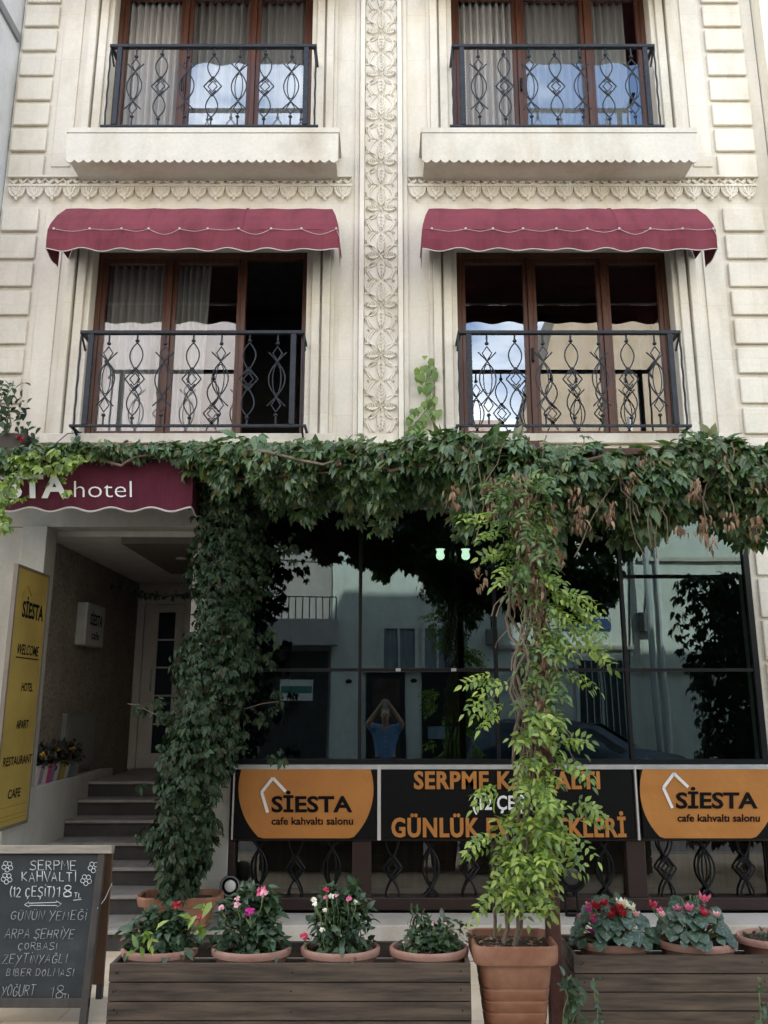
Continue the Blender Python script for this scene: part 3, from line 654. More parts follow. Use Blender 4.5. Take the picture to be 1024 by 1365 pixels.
# door at the back of the entrance
d = MB().box(-2.948, -2.86, 3.06, 3.099, .981, 2.949).box(-2.38, -2.30, 3.06, 3.099, .981, 2.949).box(-2.859, -2.381, 3.06, 3.099, 2.87, 2.949).box(-2.855, -2.385, 3.075, 3.099, .985, 1.15).box(-2.855, -2.385, 3.075, 3.099, 2.77, 2.865).box(-2.855, -2.69, 3.075, 3.099, 1.1505, 2.7695).box(-2.49, -2.385, 3.075, 3.099, 1.1505, 2.7695)
for i in range(1, 5): d.box(-2.6895, -2.4905, 3.08, 3.098, 1.15+i*.324-.010, 1.15+i*.324+.010)
dr = d.build('door', M('entrance_door_paint', (.54,.51,.46), rough=.6), H, bevel=.004)
MB().box(-2.6895, -2.4905, 3.09, 3.094, 1.1505, 2.7695).build('pane', M('blue_dark_glass', (.02,.028,.04), rough=.1), dr)
MB().box(-2.745, -2.73, 3.03, 3.074, 1.85, 2.10).build('handle', ALU, dr)

# cafe front: mullions, tinted panes, sill strip, low windows, ledge
xm = [at(480, 893).x, at(662, 893).x, at(836, 893).x]
cols = [CX0] + xm + [CX1]
m = MB()
m.box(CX0, CX0+.045, -.005, .06, 1.245, 3.44).box(CX1-.045, CX1, -.005, .06, 1.245, 3.44)
for x in xm: m.box(x-.014, x+.014, .0, .05, 1.275, 3.40)
ztr = at(512, 893).z
m.box(CX0+.045, CX1-.045, -.004, .055, 1.235, 1.274).box(CX0+.045, CX1-.045, -.004, .055, 3.401, 3.44)
for i in range(4): m.box(cols[i]+(.046 if i == 0 else .015), cols[i+1]-(.046 if i == 3 else .015), .002, .048, ztr-.013, ztr+.013)
cf = m.build('cafe_window', BLACKM, H)
for i in range(4):
    for z0, z1 in ((1.262, ztr), (ztr, 3.41)):
        MB().add([(cols[i]+.01, .025, z0), (cols[i+1]-.01, .025, z0), (cols[i+1]-.01, .025, z1), (cols[i]+.01, .025, z1)], [(0,1,2,3)]).build('pane', GLASS_C, cf, fix=False)
for px in (531, 605): p = at(px, 893, -.01); MB().box(p.x-.02, p.x+.02, -.018, -.0005, ztr-.012, ztr+.012).build('catch', ALU, cf, bevel=.003)
MB().box(CX0, CX1, -.06, .07, 1.20, 1.2345).build('sill_strip', ALU, H, bevel=.004)
# interior of the cafe
MB().box(CX0-.05, CX1+.05, .55, .6, .21, 1.15).build('low_backdrop', M('grey_low_backdrop', (.16,.15,.135), (.10,.095,.085), .9, 3, (9,1,.3)), H)  # backdrop added behind the low panes to lighten them
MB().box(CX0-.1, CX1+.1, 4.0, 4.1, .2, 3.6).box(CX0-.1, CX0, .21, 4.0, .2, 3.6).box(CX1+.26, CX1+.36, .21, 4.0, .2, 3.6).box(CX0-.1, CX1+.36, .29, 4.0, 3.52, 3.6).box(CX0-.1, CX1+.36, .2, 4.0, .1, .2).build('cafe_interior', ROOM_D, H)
zl0, zl1 = .16, .69
xl = [CX0, at(482, 1165).x, at(668, 1165).x, at(850, 1165).x, CX1]
m = MB(); m.box(CX0, CX1, .005, .11, zl0, zl0+.09).box(CX0, CX1, .005, .11, zl1-.03, 1.199)
for i, x in enumerate(xl):
    w = .075 if 0 < i < 4 else .05
    m.box(max(x-w, CX0), min(x+w, CX1), .004, .112, zl0+.0905, zl1-.0305)
lf = m.build('low_window', WOOD_D, H, bevel=.006)
for i in range(4):
    MB().add([(xl[i], .085, zl0+.08), (xl[i+1], .085, zl0+.08), (xl[i+1], .085, zl1), (xl[i], .085, zl1)], [(0,1,2,3)]).build('pane', GLASS_L, lf, fix=False)
gm = {}
for i in range(4):
    a, b = xl[i]+.09, xl[i+1]-.09
    for k in range(3):
        kd = 'AB'[(i+k) % 2]
        if kd not in gm:
            q = MB(); (orn_A if kd == 'A' else orn_B)(q, .92, .0085); q.tube([(0,0,-.26),(0,0,-.30)], .009, 5); q.tube([(0,0,.26),(0,0,.30)], .009, 5); gm[kd] = q.build('grille', BLACKM, None); o = gm[kd]
        else: o = gm[kd].copy(); COL.objects.link(o)
        o.parent = lf; o.location = (a + (b-a)*(k+.5)/3, .045, (zl0+zl1)/2+.03)
LEDGE = stone_mat('ledge_stone', (.50,.46,.40), False)
MB().box(-1.075, 3.6, -.37, -.002, 0, .145).box(-1.075, 3.6, -.72, -.3705, 0, .045).build('stone_ledge', LEDGE, H, bevel=.008)

# retracted canvas awning above the cafe glass, only its scalloped edge shows
t = thing('cafe_awning', 'rolled up dark awning with a white scalloped edge above the cafe glass', 'awning', (.9, -.2, 3.3))
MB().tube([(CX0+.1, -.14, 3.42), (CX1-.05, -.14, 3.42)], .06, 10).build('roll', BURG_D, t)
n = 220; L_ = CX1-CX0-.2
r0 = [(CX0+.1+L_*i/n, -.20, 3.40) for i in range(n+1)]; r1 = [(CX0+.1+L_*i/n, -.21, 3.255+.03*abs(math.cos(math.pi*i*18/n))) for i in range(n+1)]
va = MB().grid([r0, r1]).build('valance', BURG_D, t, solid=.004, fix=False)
MB().grid([[(a, b-.004, c+.055) for a, b, c in r1], [(a, b-.004, c-.004) for a, b, c in r1]]).build('piping', M('grey_edging', (.26,.25,.24), rough=.9), va, solid=.003, fix=False)

# wall lamp inside the cafe
p = at(604, 742, .75); t = thing('cafe_lamp', 'two armed lamp with lit tulip shaped glass shades behind the cafe glass', 'lamp', p)
MB().tube([p+Vector((0,0,.42)), p+Vector((0,0,.02))], .010, 6).lathe(p+Vector((0,0,-.06)), [(.0,0),(.03,.02),(.04,.07),(.025,.12),(.012,.16)], 12).build('stem', BLACKM, t, smooth=True)
SHADE = emit('lit_green_glass', (.74,.95,.70), .72)
for sg in (-1, 1):
    MB().tube([p+Vector((0,0,-.02)), p+Vector((sg*.05,0,-.09)), p+Vector((sg*.11,0,-.08)), p+Vector((sg*.115,0,-.03))], .007, 6).build('arm', BLACKM, t)
    MB().lathe(p+Vector((sg*.118,0,-.03)), [(.015,0),(.036,.016),(.040,.042),(.030,.074),(.036,.094),(.044,.100)], 16, True, False).build('shade', SHADE, t, smooth='all')
# ================================================================== HOTEL AWNING WITH NAME
YA = -.85
t = thing('entrance_awning', 'plum canvas awning with white hotel lettering over the entrance stairs', 'awning', (-2.4, YA, 3.1))
xa0, xa1 = -3.44, at(257, 650, YA).x
prof = [(-.085, 3.76), (-.35, 3.74), (-.60, 3.67), (-.78, 3.58), (YA, 3.50)]
nx = 40
m = MB().grid([[(xa0+(xa1-xa0)*i/nx, y, z) for i in range(nx+1)] for y, z in prof])
for xx in (xa0, xa1): m.add([(xx, y, z) for y, z in prof] + [(xx, -.085, 3.50)], [tuple(range(len(prof)+1))])
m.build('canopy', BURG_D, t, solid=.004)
n = 120; top = []; bot = []; mid = []
for i in range(n+1):
    x = xa0+(xa1-xa0)*i/n; top.append((x, YA, 3.499)); mid.append((x, YA-.004, 3.3)); bot.append((x, YA-.002, 3.115+.016*math.cos(2*math.pi*(x-xa1)/.30)))
v = MB().grid([top, mid, bot])
kk = 30; e1 = [(xa1, YA+(-.085-YA)*i/kk, 3.115+.016*math.cos(2*math.pi*i*.0255/.3)) for i in range(kk+1)]
v.grid([[(xa1, YA+(-.085-YA)*i/kk, 3.499) for i in range(kk+1)], e1])
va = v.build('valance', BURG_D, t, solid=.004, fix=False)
MB().tube([(a, b-.004, c) for a, b, c in bot], .007, 5).tube(e1, .006, 5).build('piping', TRIM, va)
pt = lambda px, py: at(px, py, YA-.013)
lt = MB(); write_px(lt, 'SİESTA', -56, 91, 663, 634, pt, bold=.035, shear=0.0); lt.build('lettering', WHITE, va, fix=False)
lt = MB(); write_px(lt, 'hotel', 99, 176, 663, 641, pt, bold=-.012); lt.build('lettering', WHITE, va, fix=False)
MB().tube([(xa0, -.10, 3.74), (xa1, -.10, 3.74)], .02, 8).tube([(xa0, YA+.02, 3.505), (xa1, YA+.02, 3.505)], .015, 8).tube([(xa1-.02, YA+.02, 3.5), (xa1-.02, -.05, 3.45)], .012, 6).build('rod', ALU, t)

# ================================================================== SIGN BOARDS UNDER THE GLASS
YS = -.055
def panel(px0, px1, name, label):
    a, b = at(px0, 1021, YS), at(px1, 1118, YS)
    t = thing(name, label, 'sign', ((a.x+b.x)/2, -.03, b.z), 'sign boards under the cafe glass')
    MB().box(a.x, b.x, YS, -.012, b.z, a.z).build('panel', BLACK, t, bevel=.002)
    return t
pt = lambda px, py: at(px, py, YS-.002)
def siesta(t, cx, cy, r, hx, tx0, tx1, ty, cx0, cx1, cyb, out, name_bold=.03):
    poly = []
    for k in range(64):
        a = 2*math.pi*k/64; poly.append((cx + r*math.cos(a), min(max(cy + r*math.sin(a), 1021.6), 1117.4)))
    pts = [pt(*q) for q in poly]; c0 = MB()
    c0.add([p+Vector((0,-.001,0)) for p in pts], [tuple(range(64))]); disc = c0.build('orange_field', ORANGE, t, fix=False)
    if disc.data.polygons[0].normal.y > 0: disc.data.flip_normals()
    m = MB(); P = [pt(*q)+Vector((0,-.006,0)) for q in out]
    for a, b in zip(P, P[1:]): m.bar(a, b, .022, .006, up=(0,1,0))
    m.build('house_outline', WHITE, t)
    p2 = lambda px, py: at(px, py, YS-.004)
    lt = MB(); write_px(lt, 'SİESTA', tx0, tx1, ty, ty-20, p2, bold=name_bold); lt.build('lettering', INK, t, fix=False)
    lt = MB(); write_px(lt, 'cafe kahvaltı salonu', cx0, cx1, cyb, cyb-9.5, p2, bold=.022); lt.build('caption', INK, t, fix=False)
s1 = panel(314, 503, 'cafe_sign', 'black sign with an orange disc and house outline, left of the menu sign')
siesta(s1, 408, 1052, 90, 0, 362, 470, 1082, 362, 471, 1099, [(357,1083),(349,1056),(364,1037),(381,1055)])
s3 = panel(852, 1040, 'cafe_sign', 'black sign with an orange disc and house outline, right of the menu sign')
siesta(s3, 944, 1051, 91, 0, 901, 1010, 1077, 903, 1013, 1095, [(896,1077),(884,1050),(898,1031),(917,1049)])
s2 = panel(508, 847, 'menu_sign', 'long black sign with orange breakfast lettering, half hidden by a climbing plant')
lt = MB(); write_px(lt, 'SERPME KAHVALTI', 552, 800, 1051, 1029, pt, bold=.040, spacing=1.10); lt.build('lettering', ORANGE, s2, fix=False)
lt = MB(); write_px(lt, 'GÜNLÜK EV YEMEKLERİ', 522, 835, 1115, 1091, pt, bold=.040, spacing=1.10); lt.build('lettering', ORANGE, s2, fix=False)
lt = MB(); write_px(lt, '(12 ÇEŞİT)', 630, 727, 1079, 1061, pt, bold=.02); lt.build('lettering', WHITE, s2, fix=False)
for px in (505.5, 849.5):
    a, b = at(px-2.2, 1021, YS), at(px+2.2, 1120, YS)
    tag(MB().box(a.x, b.x, YS-.006, -.012, b.z, a.z).build('divider_strip', TRIM, None), 'thin white strip left of the long menu sign' if px < 600 else 'thin white strip right of the long menu sign', 'strip', 'strips between the sign boards')
a = at(312, 1070, YS); tag(MB().box(a.x-.012, a.x, YS-.004, -.003, .68, 1.195).build('divider_strip', TRIM, None), 'thin white strip at the left end of the row of signs', 'strip', 'strips between the sign boards')

# ================================================================== PERGOLA
PZ, PY = 3.10, -2.35
t = thing('pergola', 'rust red steel pergola frame carrying the climbing creeper', 'pergola', (.86, PY, 0))
px_ = at(712, 640, PY).x
MB().box(px_-.034, px_+.034, PY-.034, PY+.034, 0, PZ+.06).build('post', RUST, t, bevel=.004)
MB().box(px_+.035, 4.3, PY-.02, PY+.02, PZ-.02, PZ+.02).build('beam', RUST, t, bevel=.003)
MB().tube([(px_-.03, PY+.03, PZ-.02), (-1.40, -.80, 3.34)], .006, 6).build('wire', RUST, t)
for x, y, z in ((px_, PY+.036, PZ), (-.3, -1.65, 3.24)): MB().bar((x, y, z), (x, -.002, 3.56), .035).build('rafter', RUST, t, bevel=.003)

# ================================================================== CREEPER ON THE PERGOLA
def interp(x, xs, ys): return float(np.interp(x, xs, ys))
def front(px):
    Y = interp(px, [0, 250, 400, 640, 700, 1100], [-.98, -.98, -1.42, -2.2, -2.40, -2.40]); 
    py = interp(px, [0, 60, 120, 260, 400, 500, 560, 600, 640, 700, 760, 800, 850, 890, 950, 1024, 1100], [603, 601, 597, 597, 593, 594, 590, 584, 588, 594, 606, 610, 612, 606, 590, 600, 600])
    return at(px, py, Y)
DX = [-30, 40, 100, 180, 250, 275, 330, 370, 400, 480, 560, 600, 640, 700, 740, 775, 820, 860, 900, 950, 1000, 1100]
DD = [60, 30, 22, 32, 36, 95, 98, 88, 94, 104, 84, 98, 122, 138, 134, 120, 100, 126, 114, 108, 132, 128]
cre = thing('creeper', 'dark green creeper trailing along the pergola and hanging over the cafe front', 'climbing plant', (.5, -1.6, 3.2))
# clumps
def canopy(n, dens_shift=0.0, mask=None):
    P, O = [], []
    while len(P) < n:
        px = random.uniform(-40, 1080)
        w = interp(px, DX, DD)/130
        if random.random() > .25 + .75*w: continue
        q = front(px); dep = (q - CAM).length/FPX
        drop = interp(px + 14*math.sin(px*.11), DX, DD)*dep*(.72 + .35*math.sin(px*.083)*math.sin(px*.031+1))
        u = random.random()**1.05
        if abs(px - 712) < 11 and u < .42: continue
        back = random.expovariate(1/.16); back = min(back, .6)
        back = back*.75 + (.55 if px < 640 else .22)*u**3
        P.append((q.x + random.gauss(0, .03), q.y + back - .12*math.sin(math.pi*min(u,1))*random.random(), q.z + .05*random.random() + .01 - drop*u**(1-.25*min(back/.6,1)) + min(back,.3)*.12))
        O.append((random.gauss(0, .35), -1 + .4*random.random(), .55-.5*u))
    return P, O
P, O = canopy(5200); lv = palmate(P, O, .073, .38, .65)
# roof of the pergola
P, O = [], []
for _ in range(2100):
    px = random.uniform(240, 1090); q = front(px); u = random.random()**.9
    y = q.y + (-.05 - q.y)*u; P.append((q.x*(1 + (y-q.y)*.03), y, q.z + (3.52-q.z)*u*.9 + random.gauss(0, .05) - .04)); O.append((random.gauss(0,.4), -.4, .9))
lv2 = palmate(P, O, .115, .4, .5)
P, O = [], []
for _ in range(700):
    px = random.uniform(640, 1120); q = front(px); P.append((q.x, q.y + random.uniform(.02, .45), q.z - random.uniform(-.02, .28))); O.append((random.gauss(0,.5), random.choice((-.3, .8)), .3))
lv2 += palmate(P, O, .095, .5, .7)
leaves_obj('foliage', lv + lv2, LEAF, cre)
# shoots that stand up above the edge
P, O = [], []
for px, py, k in ((596,577,14),(620,576,14),(640,582,10),(770,588,6),(786,582,8),(930,580,14),(948,584,14),(975,584,12),(905,592,8),(560,586,10),(740,590,10),(380,590,8),(500,588,8)):
    Yf = front(px).y
    for _ in range(k): P.append(at(px+random.gauss(0,9), py+8+random.gauss(0,5), Yf+random.uniform(0,.15))); O.append((random.gauss(0,.4), -.8, .5))
leaves_obj('foliage', palmate(P, O, .085, .4, .5), LEAF, cre)
# young, lighter leaves at the left end on the hotel awning
P, O = [], []
for px, py, sx, sy, k in ((20,610,18,7,20),(14,640,9,14,16),(8,670,7,16,12),(45,622,20,10,16),(85,618,22,8,18),(75,645,14,6,6),(100,606,20,6,12),(5,690,5,8,6)):
    for _ in range(k): P.append(at(px+random.gauss(0,sx), py+random.gauss(0,sy), -1.0+random.uniform(-.08,.06))); O.append((random.gauss(0,.3), -1, .5))
leaves_obj('young_foliage', palmate(P, O, .068, .35, .7), LEAF_B, cre)
# withered bunches
P, O = [], []
for px, py, h, k in ((605,660,26,12),(655,640,22,14),(657,675,30,14),(735,690,40,18),(775,690,36,20),(768,660,26,14),(812,680,34,14),(842,640,24,12),(925,650,30,14),(938,700,28,16),(945,725,18,7),(972,690,24,9),(1005,700,30,12),(905,705,10,6),(700,660,30,14),(720,720,40,16),(745,740,26,10),(690,790,36,12),(862,615,14,6),(965,612,14,6),(1010,640,22,8),(640,770,40,8)):
    Yf = front(px).y - .05
    for _ in range(int(k*2.2)): u = random.random(); P.append(at(px+random.gauss(0,5), py-h*.5+h*u, Yf+random.uniform(-.08,.08))); O.append((random.gauss(0,.6), -.8, .2))
leaves_obj('withered_foliage', single(P, O, .042, .9, 1.4, .40, .5), LEAF_X, cre)
sm = MB()
def wig(a, b, k=9, s=.05):
    a, b = Vector(a), Vector(b); ph = [random.uniform(0, 6) for _ in range(3)]
    return [a + (b-a)*(i/(k-1)) + Vector((math.sin(i*1.1+ph[0]), math.sin(i*.8+ph[1]), math.sin(i*.9+ph[2])))*s*math.sin(math.pi*i/(k-1)) for i in range(k)]
for a, b in ((700, 1080), (640, 260), (820, 1000), (420, 700), (240, -20)): sm.tube(wig(front(a)+Vector((0,.04,-.06)), front(b)+Vector((0,.04,-.06)), 16, .08), .010, 5)
for _ in range(26):
    px = random.uniform(620, 1060); q = front(px); sm.tube(wig(q+Vector((0,-.04,0)), q+Vector((random.gauss(0,.12), -.05, -random.uniform(.25,.6))), 7, .03), .0035, 4)
for px, py in ((775,600),(948,605),(725,600)): sm.tube(wig(at(px, py+10, front(px).y), at(px+random.gauss(0,10), py-20, front(px).y), 6, .02), .0035, 4)
sm.build('stem', STEM, cre, smooth=True)

# ---- column of creeper beside the entrance
POT_A = (at(237, 1205, -.50).x, -.42)
lc = thing('creeper_column', 'thick dark column of creeper rising beside the entrance from a terracotta trough', 'climbing plant', (POT_A[0], POT_A[1], .40))
LY = [640, 700, 760, 830, 900, 960, 1020, 1080, 1125, 1165, 1188]; LX = [316, 310, 303, 299, 289, 278, 264, 253, 247, 243, 240]; LW = [58, 54, 45, 43, 54, 50, 43, 38, 36, 28, 22]
def column_pts(n, LY, LX, LW, Yf, ry, wmin=0.0, pw=.5):
    P, O = [], []
    while len(P) < n:
        py = random.uniform(LY[0], LY[-1]); w = interp(py + 12*math.sin(py*.09), LY, LW)*(1+.16*math.sin(py*.052)); 
        if random.random() > w/max(LW): continue
        th = random.uniform(-1.75, 1.75); rr = random.random()**pw
        c = at(interp(py, LY, LX), py, Yf(py)); k = (c - CAM).length/FPX
        P.append((c.x + math.sin(th)*w*k*rr*random.uniform(.85,1.12), c.y - math.cos(th)*ry*rr, c.z)); O.append((math.sin(th)*.9, -math.cos(th), .25))
    return P, O
yf = lambda py: interp(py, [640, 1000, 1205], [-.50, -.48, -.42])
P, O = column_pts(3000, LY, LX, LW, yf, .30)
lv = palmate(P, O, .057, .45, .9)
P, O = column_pts(700, LY, LX, [w*.8 for w in LW], lambda py: -.22, .05); lv += palmate(P, O, .10, .4, .8)
P, O = [], []
for px, py, k in ((205,945,7),(190,938,4),(222,950,8),(345,960,9),(365,935,8),(355,880,10),(375,1010,6),(362,850,9),(215,1050,8),(200,1110,8),(340,720,12),(365,735,12),(390,730,8),(350,790,9)):
    for _ in range(k): P.append(at(px+random.gauss(0,8), py+random.gauss(0,7), -.5)); O.append((random.gauss(0,.4), -1, .3))
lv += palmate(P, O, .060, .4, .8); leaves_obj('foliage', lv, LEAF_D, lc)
sm = MB()
for i in range(7):
    a = Vector((POT_A[0]+random.uniform(-.12,.12), POT_A[1]+random.uniform(-.04,.04), .37)); b = at(300+random.uniform(-25,25), 660, -.5); sm.tube(wig(a, b, 14, .06), .008, 5)
for q in ((170,938),(195,1110),(372,935)): sm.tube(wig(at(250, q[1]+25, -.5), at(q[0], q[1], -.52), 6, .03), .003, 4)
sm.build('stem', STEM, lc, smooth=True)

# ---- climbing shrub on the pergola post, growing from the tall pot
POT_B = (at(683, 1262, -2.42).x, -2.40)
rc = thing('climbing_shrub', 'bright green feathery climber winding up the rust red post from the tall pot', 'climbing plant', (POT_B[0], POT_B[1], .56))
RY = [640, 700, 760, 820, 880, 940, 1000, 1060, 1110, 1160, 1205]; RX = [690, 696, 704, 716, 722, 714, 716, 714, 706, 700, 698]; RW = [34, 22, 15, 12, 13, 15, 11, 22, 28, 25, 16]
yr = lambda py: interp(py, [640, 1235], [-2.42, -2.42])
P, O = column_pts(200, RY[:6], RX[:6], RW[:6], yr, .18, pw=.6); d = np.array(O); d = nrm(d*np.array([1.2,.8,1]) + np.array([0,-.2,-.5]) + rnd(len(P), .4))
up = pinnate(P, d, .042, 3, .10)
leaves_obj('foliage', up, leaf_mat('mid_green_leaf', [(.035,.075,.022), (.065,.12,.034), (.10,.16,.045), (.15,.22,.06)], .3), rc)
P, O = column_pts(225, RY[5:], RX[5:], RW[5:], yr, .20, pw=.6); d = nrm(np.array(O)*np.array([1.2,.9,1]) + np.array([0,-.2,-.3]) + rnd(len(P), .4))
lo = pinnate(P, d, .044, 3, .10)
P, D = [], []
for px, py, dx, dz, k in ((735,775,1,.15,6),(750,790,1,-.1,7),(765,800,1,-.2,7),(775,815,.9,-.3,7),(780,838,.8,-.5,6),(795,860,.6,-.6,3),(745,815,.9,-.5,6),(735,840,.6,-.8,6),(755,845,.9,-.5,5),(660,910,-1,.1,5),(645,930,-1,-.2,4),(655,950,-.8,-.3,4),(640,905,-1,.2,2),(670,770,-1,0,4),(660,740,-1,.1,4),(650,705,-1,.1,5),(636,690,-1,.2,4),(770,900,.8,-.5,4),(770,985,.8,.1,4),(770,1015,1,-.2,5),(780,1075,.9,-.2,5),(650,1060,-1,.1,5),(640,1120,-1,-.1,5),(650,1180,-.7,-.5,4),(760,1120,.6,-.7,5)):
    for _ in range(k): P.append(at(px-14*dx+random.gauss(0,7), py+random.gauss(0,6), -2.5+random.uniform(-.1,.06))); D.append((dx, -.35+random.gauss(0,.2), dz+random.gauss(0,.15)))
lo += pinnate(P, np.array(D), .043, 4, .125)
leaves_obj('young_foliage', lo, LEAF_B, rc)
sm = MB()
for i in range(5):
    x0 = POT_B[0] + random.uniform(-.09, .09); a = Vector((x0, POT_B[1]+random.uniform(-.05,.08), .55)); mid = at(702+random.uniform(-16,16), 1080, -2.38); e = at(700+random.uniform(-20,20), 650, -2.36)
    sm.tube(wig(a, mid, 10, .04)[:-1] + wig(mid, e, 14, .07), .009, 6)
for _ in range(22):
    py = random.uniform(690, 980); c = at(interp(py, RY, RX)+random.gauss(0,18), py, -2.42+random.uniform(-.15,.05)); sm.tube(wig(c, c+Vector((random.gauss(0,.08), random.gauss(0,.05), -random.uniform(.2,.45))), 7, .03), .003, 4)
sm.build('stem', STEM, rc, smooth=True)
P, O = column_pts(560, RY[:7], RX[:7], RW[:7], yr, .18, pw=.8); leaves_obj('withered_foliage', single(P, O, .042, .8, 1.3, .40, .5), LEAF_X, rc)
Lb = leaf_mesh  # big single leaves
P, O = [], []
for px, py in ((708,672),(730,700),(745,1000),(752,985),(760,990),(660,1085),(775,1095)): P.append(at(px, py, -2.55)); O.append((0,-1,.3))
leaves_obj('foliage', single(P, O, .085, .4, .8, .55), LEAF_B, rc)

# ---- small creeper on the pale wall
t = thing('wall_creeper', 'small bright green creeper climbing the pale wall beside the carved pilaster', 'climbing plant', at(555, 590, -.03))
P, O = [], []
for px, py, k in ((572,482,3),(566,494,4),(577,498,4),(560,505,3),(574,515,4),(563,520,3),(577,530,4),(568,540,4),(578,548,4),(556,548,4),(548,560,4),(552,572,5),(545,580,4),(560,562,3),(570,556,3),(548,590,5),(560,585,4)):
    for _ in range(k): P.append(at(px+random.gauss(0,4), py-5+random.gauss(0,3), -.05-random.random()*.06)); O.append((random.gauss(0,.3), -1, .3))
o = np.array(O); P = np.array(P); d = nrm(np.array([0,-.12,-1]) + rnd(len(P), .25)); leaves_obj('foliage', [leaf_mesh(P, d, nrm(o), .085*rng.uniform(.7,1.2,len(P)), .85, .15, .2)], leaf_mat('wall_creeper_leaf', [(.10,.17,.045), (.16,.24,.07), (.22,.30,.10)], .35), t)
MB().tube([at(545, 598, -.012), at(550, 570, -.012), at(570, 545, -.012), at(568, 510, -.012), at(573, 478, -.012)], .005, 5).build('stem', STEM_G, t)

# ---- a second creeper column further right along the pergola, outside the picture but mirrored in the cafe glass
MB().box(3.80, 3.86, PY-.03, PY+.03, 0, PZ-.021).build('post', RUST, bpy.data.objects['pergola'])
t = thing('creeper_column', 'dense creeper column on the far right pergola post, mirrored in the last cafe pane', 'climbing plant', (3.83, -2.35, 0))
n = 2600; th = rng.uniform(0, 6.283, n); z = rng.uniform(.3, 3.15, n); r_ = rng.random(n)**.5*(.34 + .05*np.sin(z*3.1)); P = np.stack([3.98+r_*np.cos(th)*2.0, -2.35+r_*np.sin(th)*.8, z], 1)
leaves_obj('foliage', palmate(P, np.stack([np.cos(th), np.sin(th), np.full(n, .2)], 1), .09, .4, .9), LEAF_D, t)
# ================================================================== YELLOW BANNER SIGN AT THE ENTRANCE (faces the stairs)
XB = -2.80
pn = Vector((1, 0, .0)); yb = lambda px, py: plane_at(px, py, Vector((XB+.016, 0, 0)), pn)
y0b, y1b, z0b, z1b = -.62, -.025, .80, 2.745
t = thing('banner_sign', 'tall yellow banner sign with dark lettering at the left of the entrance', 'sign', (XB, -.3, z0b))
MB().box(XB-.012, XB+.012, y0b+.012, y1b-.012, z0b+.012, z1b-.012).build('panel', YELLOW, t)
MB().box(XB-.018, XB+.018, y0b-.012, y0b+.012, z0b, z1b).box(XB-.018, XB+.018, y1b-.012, y1b+.012, z0b, z1b).box(XB-.018, XB+.018, y0b+.0125, y1b-.0125, z1b-.024, z1b).box(XB-.018, XB+.018, y0b+.0125, y1b-.0125, z0b, z0b+.024).build('frame', M('grey_brown_frame', (.16,.13,.10), rough=.5), t, bevel=.003)
MB().box(XB-.01, XB+.01, y1b+.012, -.019, z1b-.30, z1b-.26).box(XB-.01, XB+.01, y1b+.012, -.019, z0b+.26, z0b+.30).build('bracket', BLACKM, t)
U, V_ = Vector((0,1,0)), Vector((0,0,1)); X = XB+.0125
def bl(s, ya, yb_, z, cap, bold=.02, shear=0):
    lt = MB(); write(lt, s, (X, ya, z), U, V_, yb_-ya, cap, bold=bold, shear=shear, lift=.002)
    if s == 'WELCOME': lt.box(X, X+.002, -.51, -.09, 2.045, 2.053)
    lt.build('lettering', INK, t, fix=False)
bl('SİESTA', -.48, -.08, 2.36, .115, .03)
bl('WELCOME', -.50, -.10, 2.075, .075, .015, .2)
bl('HOTEL', -.36, -.15, 1.80, .060, .02); bl('APART', -.39, -.17, 1.52, .060, .02); bl('RESTAURANT', -.55, -.04, 1.255, .060, .02); bl('CAFE', -.42, -.20, .985+.03, .062, .02)
for z in (.955, .89, .86): MB().box(X, X+.0015, -.54, -.08, z, z+.004).build('rule', M('tan_rule', (.25,.15,.025)), t)
m = MB(); P = [Vector((X+.002, y, z)) for y, z in ((-.52, 2.40),(-.54, 2.52),(-.43, 2.60),(-.34, 2.53))]
for a, b in zip(P, P[1:]): m.bar(a, b, .004, .014, up=(1,0,0))
m.build('house_outline', M('tan_lettering', (.30,.18,.03)), t)
# cabinet, illuminated sign box, flower trough, garland inside the entrance
t = thing('sign_box', 'white box sign with dark lettering on the pebbled side wall of the entrance', 'sign', (-2.94, 1.35, 2.27))
MB().box(-2.949, -2.845, 1.10, 1.62, 2.25, 2.66).build('box', M('white_plastic', (.40,.39,.37), rough=.5), t, bevel=.012)
lt = MB(); write(lt, 'SİESTA', (-2.844, 1.19, 2.455), U, V_, .35, .10, bold=.03, lift=.002); lt.build('lettering', INK, t, fix=False); lt = MB(); write(lt, 'cafe', (-2.844, 1.25, 2.32), U, V_, .22, .075, bold=.02, lift=.002); lt.build('lettering', INK, t, fix=False)
t = thing('meter_cabinet', 'flat pale grey cabinet low on the entrance side wall', 'cabinet', (-2.93, 1.4, 1.1))
MB().box(-2.949, -2.90, .95, 1.75, 1.10, 1.62).build('box', M('grey_cabinet', (.17,.17,.16), rough=.6), t, bevel=.006)
MB().box(-2.8995, -2.895, .99, 1.71, 1.13, 1.59).build('door', M('grey_cabinet_door', (.19,.19,.18), rough=.55), t, bevel=.004)
t = thing('flower_trough', 'long trough with vertical coloured stripes on the stair side wall', 'flower trough', (-2.995, .9, 1.05))
cols_ = [(.55,.52,.48),(.30,.22,.30),(.58,.55,.5),(.50,.05,.22),(.22,.18,.28),(.55,.52,.50),(.20,.24,.12),(.45,.30,.05),(.55,.5,.45),(.12,.16,.22),(.18,.22,.20),(.30,.28,.26)]
mats = [M('painted_stripe', c, rough=.6) for c in cols_]
m = MB(); ys_ = [.21 + .99*i/12 for i in range(13)]
for i in range(12):
    m.add([(-2.862, ys_[i], 1.052), (-2.862, ys_[i+1], 1.052), (-2.838, ys_[i+1], 1.205), (-2.838, ys_[i], 1.205)], [(0,1,2,3)], i)
